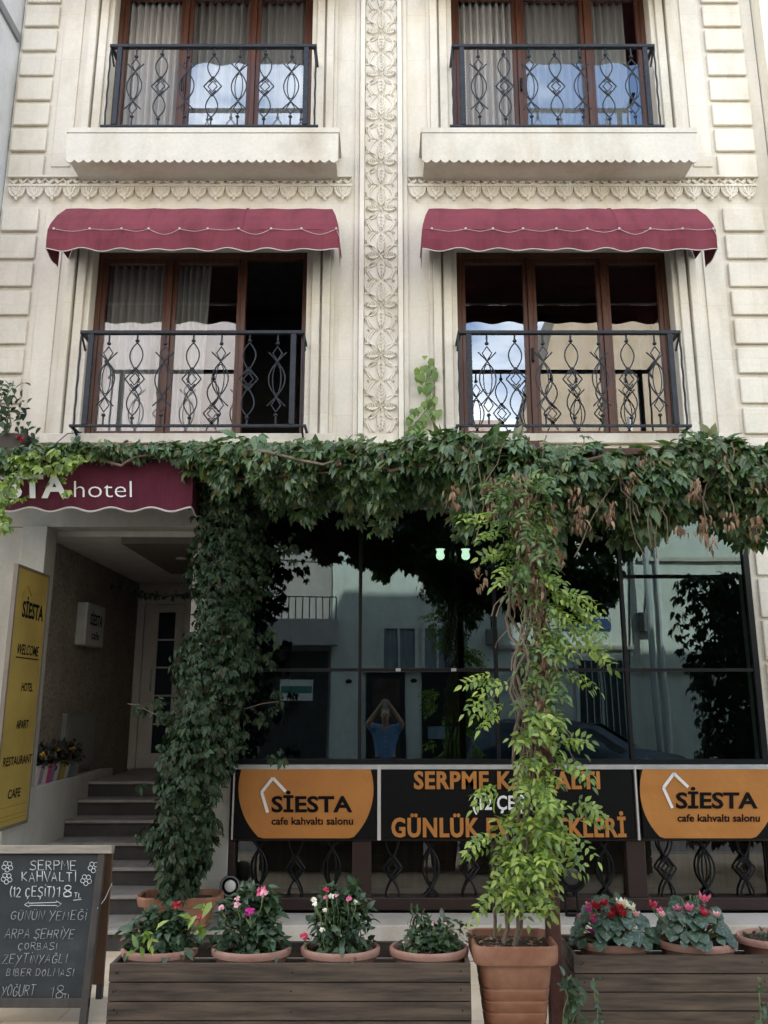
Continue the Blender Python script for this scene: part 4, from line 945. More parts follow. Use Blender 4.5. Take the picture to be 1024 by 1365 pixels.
m.add([(-2.94,.21,1.052),(-2.862,.21,1.052),(-2.838,.21,1.205),(-2.945,.21,1.205),(-2.94,1.2,1.052),(-2.862,1.2,1.052),(-2.838,1.2,1.205),(-2.945,1.2,1.205)], [(0,1,2,3),(7,6,5,4),(0,3,7,4),(0,4,5,1)], 0)
m.build('box', mats, t, fix=False, solid=.006); MB().box(-2.94, -2.845, .22, 1.19, 1.16, 1.185).build('soil', SOIL, t)
P = np.stack([rng.uniform(-2.94,-2.83,420), rng.uniform(.22,1.2,420), 1.19+rng.random(420)**1.2*.17], 1)
t = thing('bedding_plants', 'row of dark leaved bedding plants with yellow and dull red flowers in the striped trough', 'plant', (-2.99, .9, 1.18))
leaves_obj('foliage', single(P, np.tile([.8,-.5,.6],(420,1)), .06, .6, .2), leaf_mat('dark_bedding_leaf', [(.05,.03,.03),(.04,.05,.03),(.07,.04,.04)], .2), t)
YEL = petal_mat('yellow_petal', (.60,.42,.10), (.5,.3,.06))
def bloom(c, r, mat, parent, name='flower', n=26, ax=(0,-.5,.8), flat=.6):
    c = np.array(c); a = nrm(np.array(ax)); d = nrm(rnd(n) + a*.7); P = c + d*r*.35*np.array([1,1,flat]); N_ = nrm(d + a*.6)
    s = nrm(np.cross(N_, rnd(n))); return leaves_obj(name, [leaf_mesh(P, s*.9 + d*.6, N_, r*rng.uniform(.6,1.0,n), .85, .15, .25)], mat, parent)
for y, z, mt in ((.27,1.29,YEL),(.62,1.31,YEL),(.95,1.30,YEL)): bloom((-2.83, y, z), .035, mt, t)
t = thing('garland', 'thin leafy garland hanging under the entrance ceiling', 'garland', (-2.7, 1.9, 3.0))
gp = [Vector((-2.93, 2.05, 2.97)) + Vector((1.15*u, .1*u, -.16*math.sin(math.pi*u*.9)+.07*u)) for u in [i/20 for i in range(21)]]
MB().tube(gp, .006, 5).build('cord', STEM_G, t)
P = np.array([tuple(random.choice(gp) + Vector((random.gauss(0,.02), random.gauss(0,.02), random.gauss(0,.02)))) for _ in range(150)]); leaves_obj('foliage', single(P, np.tile([0,-1,.2],(150,1)), .055, .6, .5), LEAF_P, t)

# ================================================================== CHALKBOARD
zt_, zb_ = .875, .108; yt, ybt = -1.77, -1.88
ptop = Vector((0, yt, zt_)); dirv = Vector((0, ybt-yt, zb_-zt_)).normalized(); nb = Vector((1,0,0)).cross(dirv).normalized()
if nb.y > 0: nb = -nb
xl_, xr_ = -2.30, -1.607
cb = thing('chalkboard', 'A-frame chalkboard with a handwritten menu standing in front of the entrance stairs', 'chalkboard', ((xl_+xr_)/2, -1.7, 0))
WF = M('grey_brown_board_frame', (.050,.043,.037), (.026,.023,.020), .7, 5, (4,4,1), .3, 20)
def bp(x, s, off): p = ptop + dirv*s + nb*off; return Vector((x, p.y, p.z))
Ls = (Vector((0, ybt, zb_)) - ptop).length
def slab(mb, x0, x1, s0, s1, o0, o1):
    vs = [bp(x, s, o) for s in (s0, s1) for x, o in ((x0,o0),(x1,o0),(x1,o1),(x0,o1))]
    mb.add(vs, [(0,1,2,3),(7,6,5,4),(0,4,5,1),(1,5,6,2),(2,6,7,3),(3,7,4,0)])
def slate():
    a = Mat('chalk_dusted_slate'); a.p.inputs['Roughness'].default_value = .85
    c = a.ramp(a.noise(3.2, (1,1,1.6), 8, .65), [(.36, (.012,.015,.016)), (.55, (.021,.026,.028)), (.74, (.048,.055,.060))]); a.l(c, a.p.inputs['Base Color']); return a.m
m = MB(); slab(m, xl_+.02, xr_-.02, .02, Ls-.03, -.012, 0); brd = m.build('board', slate(), cb)
m = MB(); slab(m, xl_-.03, xr_+.04, -.03, .015, -.03, .022); m.build('top_rail', M('pale_wood_rail', (.27,.24,.195), (.17,.15,.12), .7, 6, (1,8,8), .2), cb, bevel=.003)
m = MB(); slab(m, xl_, xr_, Ls-.03, Ls+.015, -.02, .012); m.build('bottom_rail', WF, cb, bevel=.003)
for x0, x1 in ((xl_, xl_+.035), (xr_-.04, xr_)):
    m = MB(); slab(m, x0, x1, .0155, Ls+.100, -.022, .014); m.build('leg', WF, cb, bevel=.003)
m = MB(); vs = [(xl_, yt+.03, zt_+.0), (xr_+.03, yt+.03, zt_+.0), (xr_-.06, -1.46, .08), (xl_, -1.46, .08)]
m.add(vs + [(a, b+.02, c) for a, b, c in vs], [(0,1,2,3),(7,6,5,4),(0,4,5,1),(1,5,6,2),(2,6,7,3),(3,7,4,0)]); m.build('back_panel', M('brown_board', (.105,.058,.032), (.08,.043,.025), .7, 6), cb)
for xa in (xr_-.10, xl_): MB().box(xa, xa+.035, -1.455, -1.42, 0, .10).build('rear_foot', WF, cb)
MB().tube([bp(xr_-.005, .30, .02), Vector((xr_-.01, -1.70, .60)), Vector((xr_+.015, -1.66, .68))], .003, 4).build('stay_cord', TRIM, cb)
cp = lambda px, py: plane_at(px, py, ptop + nb*.002, nb)
FAINT = M('faint_chalk_line', (.42,.44,.44), (.22,.24,.24), 1, 90, lo=.3, hi=.7)
def line(txt, x0, x1, yb, yc, r, slant, faint=True, rule=None):
    w = MB(); chalk(w, txt, x0, x1, yb, yc, cp, r, slant)
    if rule: w.tube([cp(*rule[0]), cp(*rule[1])], .002, 4)
    w.build('writing', FAINT if faint else CHALK, brd, smooth='all')
line('SERPME', 40, 104, 1160, 1148, .0026, 0, False); line('KAHVALTI', 29, 103, 1175, 1162, .0026, 0, False); line('(12 ÇEŞiT)', 13, 74, 1195, 1182, .0028, .1, False)
line('18', 75, 99, 1196, 1181, .0036, .1, False); line('TL', 99, 110, 1197, 1190, .002, .1, False, ((98,1200),(109,1199)))
MB().tube([cp(33,1206), cp(39,1202), cp(38,1204), cp(76,1203), cp(75,1201), cp(82,1205), cp(76,1209), cp(76,1207), cp(39,1207), cp(39,1209), cp(33,1206)], .0022, 4).build('chalk_arrow', CHALK, brd, smooth='all')
line('GÜNÜN YEMEĞi', 14, 116, 1226, 1214, .0019, .3); line('ARPA ŞEHRiYE', 6, 100, 1251, 1239, .0019, .35); line('ÇORBASI', 24, 77, 1266, 1257, .0017, .2)
line('ZEYTiNYAĞLI', 3, 90, 1284, 1272, .0018, .35); line('BiBER DOLMASI', 8, 99, 1301, 1291, .0017, .3); line('YOĞURT', 1, 47, 1328, 1314, .0018, .35)
line('18', 66, 86, 1330, 1314, .002, .3, True, ((68,1334),(83,1333))); line('TL', 84, 97, 1332, 1325, .0016, .1)
for cx, cy in ((10,1155),(9,1171),(125,1156),(115,1173)):
    dd = MB()
    for k in range(5):
        a = k*1.257+.4; qx, qy = cx+4.6*math.cos(a), cy+4.6*math.sin(a); dd.tube([cp(qx+3.0*math.cos(b), qy+3.0*math.sin(b)) for b in [j*.785 for j in range(8)]], .0020, 4, closed=True)
    dd.build('chalk_flower', CHALK, brd, smooth='all')

# ================================================================== WOODEN PLANTER BOXES
def planter(label, x0, x1, yf_, yb_, z1):
    t = thing('planter_box', label, 'planter', ((x0+x1)/2, (yf_+yb_)/2, 0), 'dark wooden planter boxes')
    m = MB(); z = .015; n = 6; h = (z1-.01)/n
    for i in range(n): m.box(x0+random.uniform(0,.004), x1-random.uniform(0,.004), yf_+random.uniform(-.002,.002), yf_+.022, z+i*h+.003, z+(i+1)*h-.003)
    for i in range(n):
        for x in (x0+.03, x0+.045, (x0+x1)/2+.01, x1-.045): m.sphere((x+random.uniform(-.006,.006), yf_-.001, z+(i+.5)*h+random.uniform(-.012,.012)), .0042, 6, 1, (1,.5,1))
    m.build('front_panel', [PLANK, BLACKM], t, bevel=0)
    for xa, xb in ((x0+.001, x0+.022), (x1-.022, x1-.001)):
        m = MB()
        for i in range(n): m.box(xa, xb, yf_+.023, yb_-.023, z+i*h+.003, z+(i+1)*h-.003)
        m.build('side_panel', PLANK, t, bevel=.004)
    m = MB()
    for i in range(n): m.box(x0, x1, yb_-.022, yb_, z+i*h+.003, z+(i+1)*h-.003)
    m.build('back_panel', PLANK, t, bevel=.004)
    for x in (x0+.025, x1-.065):
        for y in (yf_+.024, yb_-.064): MB().box(x, x+.04, y, y+.04, 0, z1-.03).build('corner_post', PLANK, t)
    MB().box(x0+.03, x1-.03, yf_+.03, yb_-.03, .26, .28).build('shelf', PLANK, t)
    return t
pl1 = planter('dark weathered plank planter box holding four bowls, beside the chalkboard', -1.30, .412, -2.58, -2.18, .50)
pl2 = planter('dark weathered plank planter box at the right, holding cyclamen bowls', .925, 2.75, -2.45, -2.05, .50)

# ---- bowls
def bowl(px0, px1, py, Y, label, name='flower_bowl', rot=0, zr=None):
    a, b = at(px0, py, Y), at(px1, py, Y); r = (b.x-a.x)/2; c = Vector(((a.x+b.x)/2, Y, 0)); zr = zr if zr else .535
    t = thing(name, label, 'flower pot', (c.x, c.y, zr-.16), 'terracotta bowls on the planter boxes')
    MB().lathe((c.x, c.y, zr), [(r*.50,-.16),(r*.62,-.155),(r*.80,-.09),(r*.92,-.042),(r*.985,-.034),(r*1.0,-.02),(r*1.0,-.008),(r*.97,.0),(r*.91,-.002),(r*.89,-.012),(r*.87,-.06)], 40, True, False, sy=.74).build('bowl', TERRA_P, t, smooth=True)
    n = 40; s = MB(); s.grid([[(c.x + r*.88*q*math.cos(2*math.pi*k/n), c.y + r*.88*.74*q*math.sin(2*math.pi*k/n), zr-.024+random.gauss(0,.004)) for k in range(n+1)] for q in (.02,.3,.55,.8,1)]); s.build('soil', SOIL, t, smooth='all')
    return c, r, zr
def mound(name, label, c, r, z, h, n, size, mat, wd=.58, spread=1.0, lean=0, squash=.66):
    t = thing(name, label, 'plant', (c.x, c.y, z-.03), 'flowering plants in bowls')
    a = rng.uniform(0, 6.283, n); q = rng.random(n)**.55; zz = rng.random(n)**.9
    lim = np.sqrt(np.clip(1-(zz*.92)**2.2, .05, 1)); bump = 1 + .22*np.sin(a*3+random.random()*6) + .12*np.sin(a*5+2)
    x = np.cos(a)*q*lim*bump; y = np.sin(a)*q*lim*bump
    P = np.stack([c.x + r*spread*x + lean*zz*r, c.y + r*squash*spread*y, z-.02 + h*zz*(1+.25*np.sin(a*2+1))], 1)
    O = np.stack([x*1.2, y*1.2-.25, .35+.7*zz], 1)
    lv = single(P, O, size, .35, .25, wd, .28)
    leaves_obj('foliage', lv, mat, t)
    m = MB()
    for k in range(16):
        j = int(rng.integers(n)); m.tube(wig((c.x+(P[j,0]-c.x)*.25, c.y+(P[j,1]-c.y)*.25, z-.03), P[j], 6, .012), .004, 5)
    m.build('stem', STEM_G, t, smooth=True); return t
def flowers_px(t, lst, Y, fl=26):
    m = MB(); o = t.location
    for px, py, rp_, mt in lst:
        y = Y + random.uniform(-.05, .03); p = at(px, py, y); bloom(p, rp_*.0031, mt, t, n=fl)
        m.tube(wig(p - Vector((0,0,.004)), (p.x*.7+o.x*.3, Y+.03, p.z-.13), 5, .008), .0028, 5)
    m.build('flower_stalk', STEM_G, t)
YP = -2.40
c, r, z = bowl(162, 265, 1268, YP, 'terracotta bowl of red flowers, nearest the chalkboard')
t = mound('red_flowering_plant', 'low leafy plant with small red flower clusters, nearest the chalkboard', c, r*.88, z, .155, 430, .058, LEAF_P, lean=.1)
flowers_px(t, [(235,1207,9,RED),(213,1221,8,RED),(186,1233,9,RED),(165,1252,6,RED),(268,1222,6,CRIM),(210,1268,5,CRIM),(192,1240,4,RED)], YP)
P = [];
for (x0, y0), (x1, y1) in (((250,1232),(282,1202)),((262,1246),(280,1230)),((180,1268),(200,1252)),((196,1263),(208,1240))):
    for k in range(6): u = k/5; P.append(at(x0+(x1-x0)*u, y0+(y1-y0)*u, YP-.12))
leaves_obj('young_foliage', single(np.array(P), np.tile([.3,-1,.6],(len(P),1)), .07, .3, .2, .4), LEAF_B, t)
c, r, z = bowl(282, 389, 1268, YP, 'terracotta bowl of pink and magenta flowers, second from the chalkboard')
t = mound('pink_flowering_plant', 'bushy plant with one pale pink and one magenta bloom, second from the chalkboard', c, r*.80, z, .235, 620, .056, LEAF_P, lean=.12)
flowers_px(t, [(349,1188,9,PINK),(352,1191,7,PALE),(317,1198,5,PALE),(316,1206,6,PALE),(295,1211,6,PALE),(333,1215,8,MAG),(328,1220,5,MAG)], YP-.08)
c, r, z = bowl(401, 507, 1267, YP, 'terracotta bowl of white, pink and coral flowers, third from the chalkboard')
t = mound('mixed_flowering_plant', 'bushy plant with small white blooms and one coral red flower, low at its left', c, r*.78, z, .245, 620, .054, LEAF_P, lean=.05)
flowers_px(t, [(435,1186,5,CRIM),(442,1195,5,WHITE_P),(449,1193,4,PALE),(418,1199,5,WHITE_P),(420,1205,5,WHITE_P),(433,1213,4,WHITE_P),(474,1202,4,WHITE_P),(465,1198,5,PINK),(430,1240,5,WHITE_P),(405,1249,8,CRIM),(434,1196,4,PINK)], YP-.09)
c, r, z = bowl(519, 625, 1267, YP, 'terracotta bowl with a sparse low plant, fourth from the chalkboard')
t = mound('sparse_plant', 'sparse low plant with tiny pale buds and a dry stalk beside the tall pot', c, r*.85, z, .12, 300, .048, LEAF_P, lean=.3)
flowers_px(t, [(577,1231,4,PALE),(594,1231,3,PALE),(538,1256,3,PALE),(603,1240,3,PALE)], YP-.05, 16)
m = MB()
for q in ((556,1205),(566,1212),(549,1218),(571,1222)): m.tube(wig(at(552, 1255, YP), at(q[0], q[1], YP), 7, .015), .0028, 4)
m.build('dry_stalk', STEM, t)
P = np.array([tuple(at(555+random.gauss(0,5), random.uniform(1202, 1250), YP)) for _ in range(40)]); leaves_obj('stalk_foliage', single(P, np.tile([0,-1,.2],(40,1)), .035, .8, .9, .35, .4), LEAF_D, t)

def cyclamen(label, c, r, z, n, fl, Y, lean=0):
    t = thing('cyclamen', label, 'plant', (c.x, c.y, z-.03), 'cyclamen in bowls')
    a = rng.uniform(0, 6.283, n); q = rng.random(n)**.5; h = (1-q**2)*.17 + rng.uniform(-.02,.03,n)
    P = np.stack([c.x+lean+r*1.0*q*np.cos(a), c.y+r*.85*q*np.sin(a)-.01, z+h+.02], 1)
    rad = np.stack([np.cos(a), np.sin(a)-.35, np.zeros(n)], 1); D = nrm(rad + np.stack([np.zeros(n), np.zeros(n), -.35-.5*q], 1) + rnd(n,.2)); N_ = nrm(np.stack([np.cos(a)*.5*q, np.sin(a)*.5*q-.5, np.ones(n)*.8], 1) + rnd(n,.18))
    leaves_obj('foliage', [leaf_mesh(P, D, N_, .066*rng.uniform(.65,1.25,n), 1.08, -.10, .22)], LEAF_C, t)
    m = MB()
    for j in range(n): m.tube([(c.x+(P[j,0]-c.x)*.2, c.y+(P[j,1]-c.y)*.2, z-.03), (c.x+(P[j,0]-c.x)*.6, c.y+(P[j,1]-c.y)*.6, z+h[j]*.8), tuple(P[j])], .0026, 4)
    for px, py, s, mt in fl:
        p = at(px, py, Y+random.uniform(-.06,.04)); k = 7; aa = np.arange(k)*2*math.pi/k + random.random()
        d = nrm(np.stack([np.cos(aa)*.55+random.gauss(0,.2), np.sin(aa)*.55, np.ones(k)], 1)); nn_ = nrm(np.stack([np.cos(aa), np.sin(aa)-.3, -.2*np.ones(k)], 1))
        leaves_obj('flower', [leaf_mesh(np.tile(np.array(p)-np.array([0,0,s*.0018]), (k,1)), d, nn_, s*.0041*rng.uniform(.8,1.1,k), .72, .25, -.15)], mt, t)
        m.tube(wig(p - Vector((0,0,s*.0018)), (p.x*.6+c.x*.4, c.y, z+.03), 5, .008), .0028, 4)
    m.build('stem', STEM_G, t, smooth=True); return t
YQ = -2.27
c, r, z = bowl(768, 866, 1262, YQ, 'terracotta bowl hidden under red and white cyclamen')
cyclamen('marbled cyclamen with red, white and purple flowers, nearest the tall pot', c, r*1.0, z, 150, [(794,1206,12,RED),(800,1212,13,RED),(806,1203,10,RED),(822,1213,14,RED),(830,1216,11,RED),(827,1207,12,CRIM),(815,1218,10,RED),(828,1202,11,WHITE_P),(833,1205,11,WHITE_P),(842,1210,11,WHITE_P),(847,1217,9,PALE),(786,1211,8,MAG),(790,1219,8,PINK),(790,1225,8,MAG),(789,1240,9,MAG),(806,1236,8,CRIM),(784,1205,7,PINK),(801,1218,7,PALE),(772,1220,5,PINK),(831,1240,6,CRIM)], YQ-.08)
c, r, z = bowl(876, 982, 1260, YQ, 'tilted terracotta bowl of pink cyclamen, between two other bowls')
cyclamen('marbled cyclamen with bright pink flowers, second from the tall pot', c, r*.85, z, 110, [(938,1196,13,PINK),(869,1204,11,CRIM),(872,1206,9,PINK),(880,1213,9,PINK),(882,1218,8,PALE),(904,1212,11,PINK),(918,1209,11,PINK),(935,1214,13,CRIM),(940,1216,12,CRIM),(945,1221,10,PINK),(956,1218,9,PALE),(940,1232,10,MAG),(933,1220,11,CRIM)], YQ-.08, -.02)
c, r, z = bowl(982, 1086, 1245, -2.20, 'terracotta bowl of bare soil at the right end of the planter box')
t = thing('seedlings', 'few tiny seedlings in the bowl of bare soil', 'plant', (c.x, c.y, z-.03))
P = np.stack([c.x+rng.uniform(-.8,.3,40)*r, c.y+rng.uniform(-.5,.5,40)*r, np.full(40, z-.01)], 1); leaves_obj('foliage', single(P, np.tile([0,-.3,1],(40,1)), .03, .6, -.3), LEAF_P, t)

# ---- tall square pot and the trough of the creeper column
def rrect(cx, cy, z, hx, hy, ch, n=4):
    pts = []
    for sx, sy, a0 in ((1,1,0),(-1,1,90),(-1,-1,180),(1,-1,270)):
        for k in range(n+1):
            a = R(a0 + 90*k/n); pts.append((cx + sx*(hx-ch) + ch*math.cos(a), cy + sy*(hy-ch) + ch*math.sin(a), z))
    return pts
bx, by = POT_B; zr = .575
t = thing('tall_pot', 'tall tapered terracotta planter with horizontal grooves between the two wooden planter boxes', 'flower pot', (bx, by, 0))
lv_ = [(0, .118), (.02,.120)]
for i in range(7):
    zz = .06+i*.052; h0 = .120 + .057*(zz/.5)
    lv_ += [(zz, h0), (zz+.004, h0-.004), (zz+.010, h0-.004), (zz+.014, h0+.0005)]
lv_ += [(.47, .1735), (.485, .176)]
MB().loft([rrect(bx, by, z, h, h*.86, .05) for z, h in lv_]).build('body', TERRA, t, smooth=True)
MB().loft([rrect(bx, by, z, h, h*.86, ch) for z, h, ch in ((.486,.175,.05),(.490,.197,.05),(.500,.203,.055),(.560,.206,.055),(.572,.203,.055),(zr,.197,.052),(.572,.186,.045),(.52,.179,.045))], True, False).build('rim', TERRA, t, smooth=True)
s = MB(); s.grid([[tuple(Vector((bx,by,.535+random.gauss(0,.005))) + (Vector(q)-Vector((bx,by,0)))*f) for q in rrect(bx,by,0,.182,.156,.045)+rrect(bx,by,0,.182,.156,.045)[:1]] for f in (.02,.25,.5,.75,1)]); s.build('soil', SOIL, t, smooth='all')
P = np.stack([bx+rng.uniform(-.17,.17,60), by+rng.uniform(-.14,.14,60), np.full(60,.545)], 1)
tag(leaves_obj('fallen_leaves', [leaf_mesh(P, rnd(60)*[1,1,.1], np.tile([0,0,1.],(60,1))+rnd(60,.3), .035*rng.uniform(.6,1.3,60), .5, .2, .1)], LEAF_X), 'scattered dry leaves lying on the soil of the tall pot', 'leaves', kind='stuff')
ax, ay = POT_A; zr = .37
t = thing('terracotta_trough', 'wide faceted terracotta trough at the foot of the creeper column beside the stairs', 'flower pot', (ax, ay, .141))
MB().loft([rrect(ax, ay, z, h, h*.5, ch, 2) for z, h, ch in ((.1465,.20,.04),(.16,.205,.05),(.30,.25,.06))]).build('body', TERRA, t)
MB().loft([rrect(ax, ay, z, h, h*.5, ch, 2) for z, h, ch in ((.3005,.25,.06),(.305,.285,.07),(.355,.30,.08),(zr,.295,.078),(.365,.275,.07),(.32,.262,.06))], True, False).build('rim', TERRA, t)
MB().box(ax-.21, ax+.21, ay-.09, ay+.09, .325, .34).build('soil', SOIL, t)

# ---- speaker lamp and round dark lamp by the low windows
def spot(px, py, Y, label, rr=.068, face=(.55,.55,.52)):
    p = at(px, py, Y); t = thing('floodlight', label, 'lamp', (p.x, Y, p.z-.12), None)
    b = MB(); n = 20
    def ring(y, r): return [(p.x+r*math.cos(2*math.pi*k/n), y, p.z+r*math.sin(2*math.pi*k/n)) for k in range(n)]
    b.loft([ring(Y+.13,.03), ring(Y+.10,.05), ring(Y,rr*1.15), ring(Y-.01,rr*1.15), ring(Y-.01,rr*.95), ring(Y+.01,rr*.9)]).build('housing', BLACKM, t, smooth=True)
    MB().loft([ring(Y+.004,rr*.62), ring(Y-.008,rr*.6), ring(Y-.016,rr*.4)]).build('lens', M('lamp_lens', face, rough=.3), t, smooth=True)
    MB().loft([ring(Y-.0105,rr*1.08), ring(Y-.016,rr*1.05), ring(Y-.016,rr*.95), ring(Y-.0105,rr*.92)], False, False).build('trim_ring', M('grey_ring', (.16,.16,.16), rough=.5) if rr < .09 else BLACKM, t, smooth=True)
    MB().box(p.x-.04, p.x+.04, Y+.03, Y+.08, .1455, .16).box(p.x-.05, p.x-.04, Y+.04, Y+.06, .1455, p.z).box(p.x+.04, p.x+.05, Y+.04, Y+.06, .1455, p.z).build('stand', BLACKM, t); return t
spot(307, 1181, -.20, 'small black floodlight with a white lens at the left end of the low windows')
spot(762, 1168, -.16, 'larger dark round floodlight in front of the low window right of the climber', .10, (.03,.032,.034))

# ---- weeds between pot and planter, flower box high on the left
def weed(pts, Y, label, size=.05):
    t = thing('weed', label, 'plant', at(pts[0][0], pts[0][1], Y)); P, O = [], []
    m = MB(); W_ = [at(a, b, Y-.02*i) for i, (a, b) in enumerate(pts)]; m.tube(W_, .003, 4); m.build('stem', STEM_G, t)
    for a, b in zip(W_, W_[1:]):
        for k in range(5): P.append(a + (b-a)*random.random() + Vector((random.gauss(0,.018), -.01, random.gauss(0,.01)))); O.append((random.gauss(0,.5), -1, .3))
    leaves_obj('foliage', single(np.array([tuple(p) for p in P]), O, size, .4, .4, .55), LEAF_P, t)
weed([(750,1372),(752,1345),(757,1330),(752,1312),(762,1300)], -2.50, 'leafy weed growing between the tall pot and the right planter box')
weed([(758,1375),(768,1350),(765,1330),(772,1318)], -2.52, 'short weed at the left end of the right planter box', .055)
weed([(795,1375),(797,1350),(793,1330),(791,1304)], -2.55, 'thin weed in front of the right planter box')
weed([(1012,1375),(1015,1350),(1012,1325),(1013,1305)], -2.55, 'thin weed at the right edge in front of the planter box')
fx = at(12, 585, -.62)
t = thing('window_box', 'small dark flower box on the entrance awning at the left edge', 'flower box', (fx.x, -.62, fx.z-.08))
MB().loft([rrect(fx.x-.1, -.60, fx.z+z, h, .10, .02) for z, h in ((-.12,.24),(.02,.27))]).build('box', M('brown_plastic', (.040,.028,.020)), t)
MB().box(fx.x-.4, fx.x+.2, -.70, -.01, fx.z-.14, fx.z-.121).build('bracket', IRON, t)
t = thing('balcony_plant', 'leafy plant with a few red flowers in the flower box at the left edge', 'plant', (fx.x, -.6, fx.z))
P, O = [], []
for px, py, s, k in ((5,520,8,16),(14,535,10,22),(10,555,14,30),(28,575,12,22),(12,585,18,24),(-10,560,12,20),(20,515,6,6),(30,545,6,6)):
    for _ in range(k): P.append(at(px+random.gauss(0,s), py+random.gauss(0,s*.8), -.62+random.uniform(-.1,.12))); O.append((random.gauss(0,.4),-1,.3))
leaves_obj('foliage', single(np.array([tuple(p) for p in P]), O, .085, .4, .7, .55), LEAF_D, t)
for px, py in ((25,583),(29,587)): bloom(at(px, py, -.72), .022, RED, t)
MB().tube(wig(at(8,585,-.62), at(18,508,-.62), 8, .03), .005, 4).tube(wig(at(12,585,-.62), at(-10,530,-.62), 8, .03), .005, 4).build('stem', STEM_G, t)
# loose cable from the railing
tag(MB().tube([at(110,576,-.2), at(90,578,-.2), at(76,590,-.25), at(64,603,-.5)], .004, 5).build('cable', BLACKM), 'thin dark cable hanging from the left railing to the awning', 'cable')
# ================================================================== NEIGHBOURS
t = thing('neighbour_building', 'pale grey plastered neighbour building with a dark gutter at the left edge', 'building', (-4.6, 1, 0))
MB().box(-6.5, -3.556, -.5, 9, 4.05, 13).box(-6.5, -3.556, .02, 9, 0, 4.049).build('wall', stone_mat('grey_plaster', (.60,.61,.61), False), t)
MB().box(-3.62, -3.53, -.62, -.06, 7.95, 8.04).build('gutter', M('gutter_zinc', (.18,.19,.19), rough=.5), t)
t = thing('neighbour_building', 'cream plastered neighbour building beside the right quoins', 'building', (4.8, 1, 0))
MB().box(3.63, 7, -.16, 9, 3.9, 13).box(3.63, 7, .02, 9, 0, 3.899).build('wall', PLASTER_W, t)
MB().box(3.63, 7, -.22, -.001, 3.72, 3.80).build('ledge', ALU, t)
for s in (-1, 1):
    t = thing('terrace_house', 'plain rendered house further along the hotel side of the street' + (', left' if s < 0 else ', right'), 'building', (s*11, 4, 0))
    x0, x1 = (-16, -6.51) if s < 0 else (7.01, 16)
    MB().box(x0, x1, 0, 9, 0, 12).build('wall', PLASTER, t)

# ================================================================== OPPOSITE SIDE OF THE STREET (seen in the panes)
YO = -9.6
def mir(px, py, Y=YO):                    # photo pixel of a reflection -> point in the plane Y behind the camera
    p = at(px, py, -Y + .05); return Vector((p.x, Y, p.z))
WH = stone_mat('opposite_white_plaster', (.66,.68,.64), False); TAN = stone_mat('opposite_tan_plaster', (.33,.275,.205), False); GREYW = stone_mat('opposite_grey_plaster', (.42,.38,.37), False)
DARKW = M('dark_window_glass', (.03,.04,.05), rough=.15); FRAMEW = M('pale_frame', (.6,.6,.58), rough=.5)
def house(label, px0, px1, ztop, mat, wins=(), depth=6, zb=.11):
    a, b = mir(px0, 900), mir(px1, 900); t = thing('street_house', label, 'building', ((a.x+b.x)/2, YO, zb), 'houses across the street')
    MB().box(a.x, b.x, YO-depth, YO, zb, ztop).build('wall', mat, t)
    for x0, y0, x1, y1, mt in wins:
        p, q = mir(x0, y1), mir(x1, y0)
        f = MB().box(p.x-.06, p.x, YO+.001, YO+.05, p.z-.06, q.z+.06).box(q.x, q.x+.06, YO+.001, YO+.05, p.z-.06, q.z+.06).box(p.x, q.x, YO+.001, YO+.05, q.z, q.z+.06).box(p.x, q.x, YO+.001, YO+.05, p.z-.06, p.z).box((p.x+q.x)/2-.02, (p.x+q.x)/2+.02, YO+.001, YO+.045, p.z, q.z).build('window', FRAMEW, t)
        MB().box(p.x, q.x, YO+.001, YO+.012, p.z, q.z).build('pane', mt, f)
    return t
CUR = M('blue_grey_curtain', (.22,.25,.28), (.12,.14,.16), .9, 3, (9,1,.3))
h1 = house('grey house with a balcony and a closed shop across the street', -260, 482, 10.6, GREYW, [(120,640,190,760,DARKW),(230,640,300,760,DARKW)])
a, b = mir(345, 1020), mir(438, 868); MB().box(a.x, b.x, YO+.002, YO+.04, .2, b.z).build('shutter', M('dark_shutter', (.035,.035,.035), rough=.6), h1)
a, b = mir(440, 1020), mir(480, 700); MB().box(a.x, b.x, YO+.002, YO+.06, .12, 10).build('pilaster', WH, h1)
a, b = mir(340, 862), mir(452, 828); MB().box(a.x, b.x, YO+.002, YO+.55, a.z, b.z).build('balcony', GREYW, h1)
m = MB(); a, b = mir(345, 828), mir(450, 800)
for i in range(13): x = a.x+(b.x-a.x)*i/12; m.tube([(x, YO+.5, a.z), (x, YO+.5, b.z)], .012, 5)
m.box(a.x, b.x, YO+.49, YO+.51, b.z, b.z+.02).build('balcony_rail', IRON, h1)
a, b = mir(374, 934), mir(417, 906); t2 = thing('shop_board', 'pale board with a green band on the shutter across the street', 'sign', (a.x, YO+.05, a.z))
MB().box(a.x, b.x, YO+.045, YO+.06, a.z, b.z).build('panel', WHITE, t2); MB().box(a.x+.02, b.x-.02, YO+.0605, YO+.064, a.z+(b.z-a.z)*.35, a.z+(b.z-a.z)*.68).build('band', M('teal_band', (.06,.20,.18)), t2)
h2 = house('low white house with two curtained windows and a dark doorway across the street', 482, 662, 5.9, WH, [(512,838,552,892,CUR),(566,838,602,892,CUR)])
a, b = mir(488, 1020), mir(540, 896); MB().box(a.x, b.x, YO+.002, YO+.03, .12, b.z).build('doorway', M('dark_doorway', (.012,.013,.016), rough=.7), h2)
a, b = mir(562, 1020), mir(648, 896); MB().box(a.x, b.x, YO+.002, YO+.03, .12, b.z).build('shop_window', M('dark_shop_glass', (.02,.023,.025), rough=.3), h2)
a, b = mir(570, 984), mir(612, 968); MB().box(a.x, b.x, YO+.031, YO+.05, a.z, b.z).build('shop_panel', M('blue_striped_panel', (.25,.32,.38), (.12,.16,.2), .6, 3, (9,1,.3)), h2)
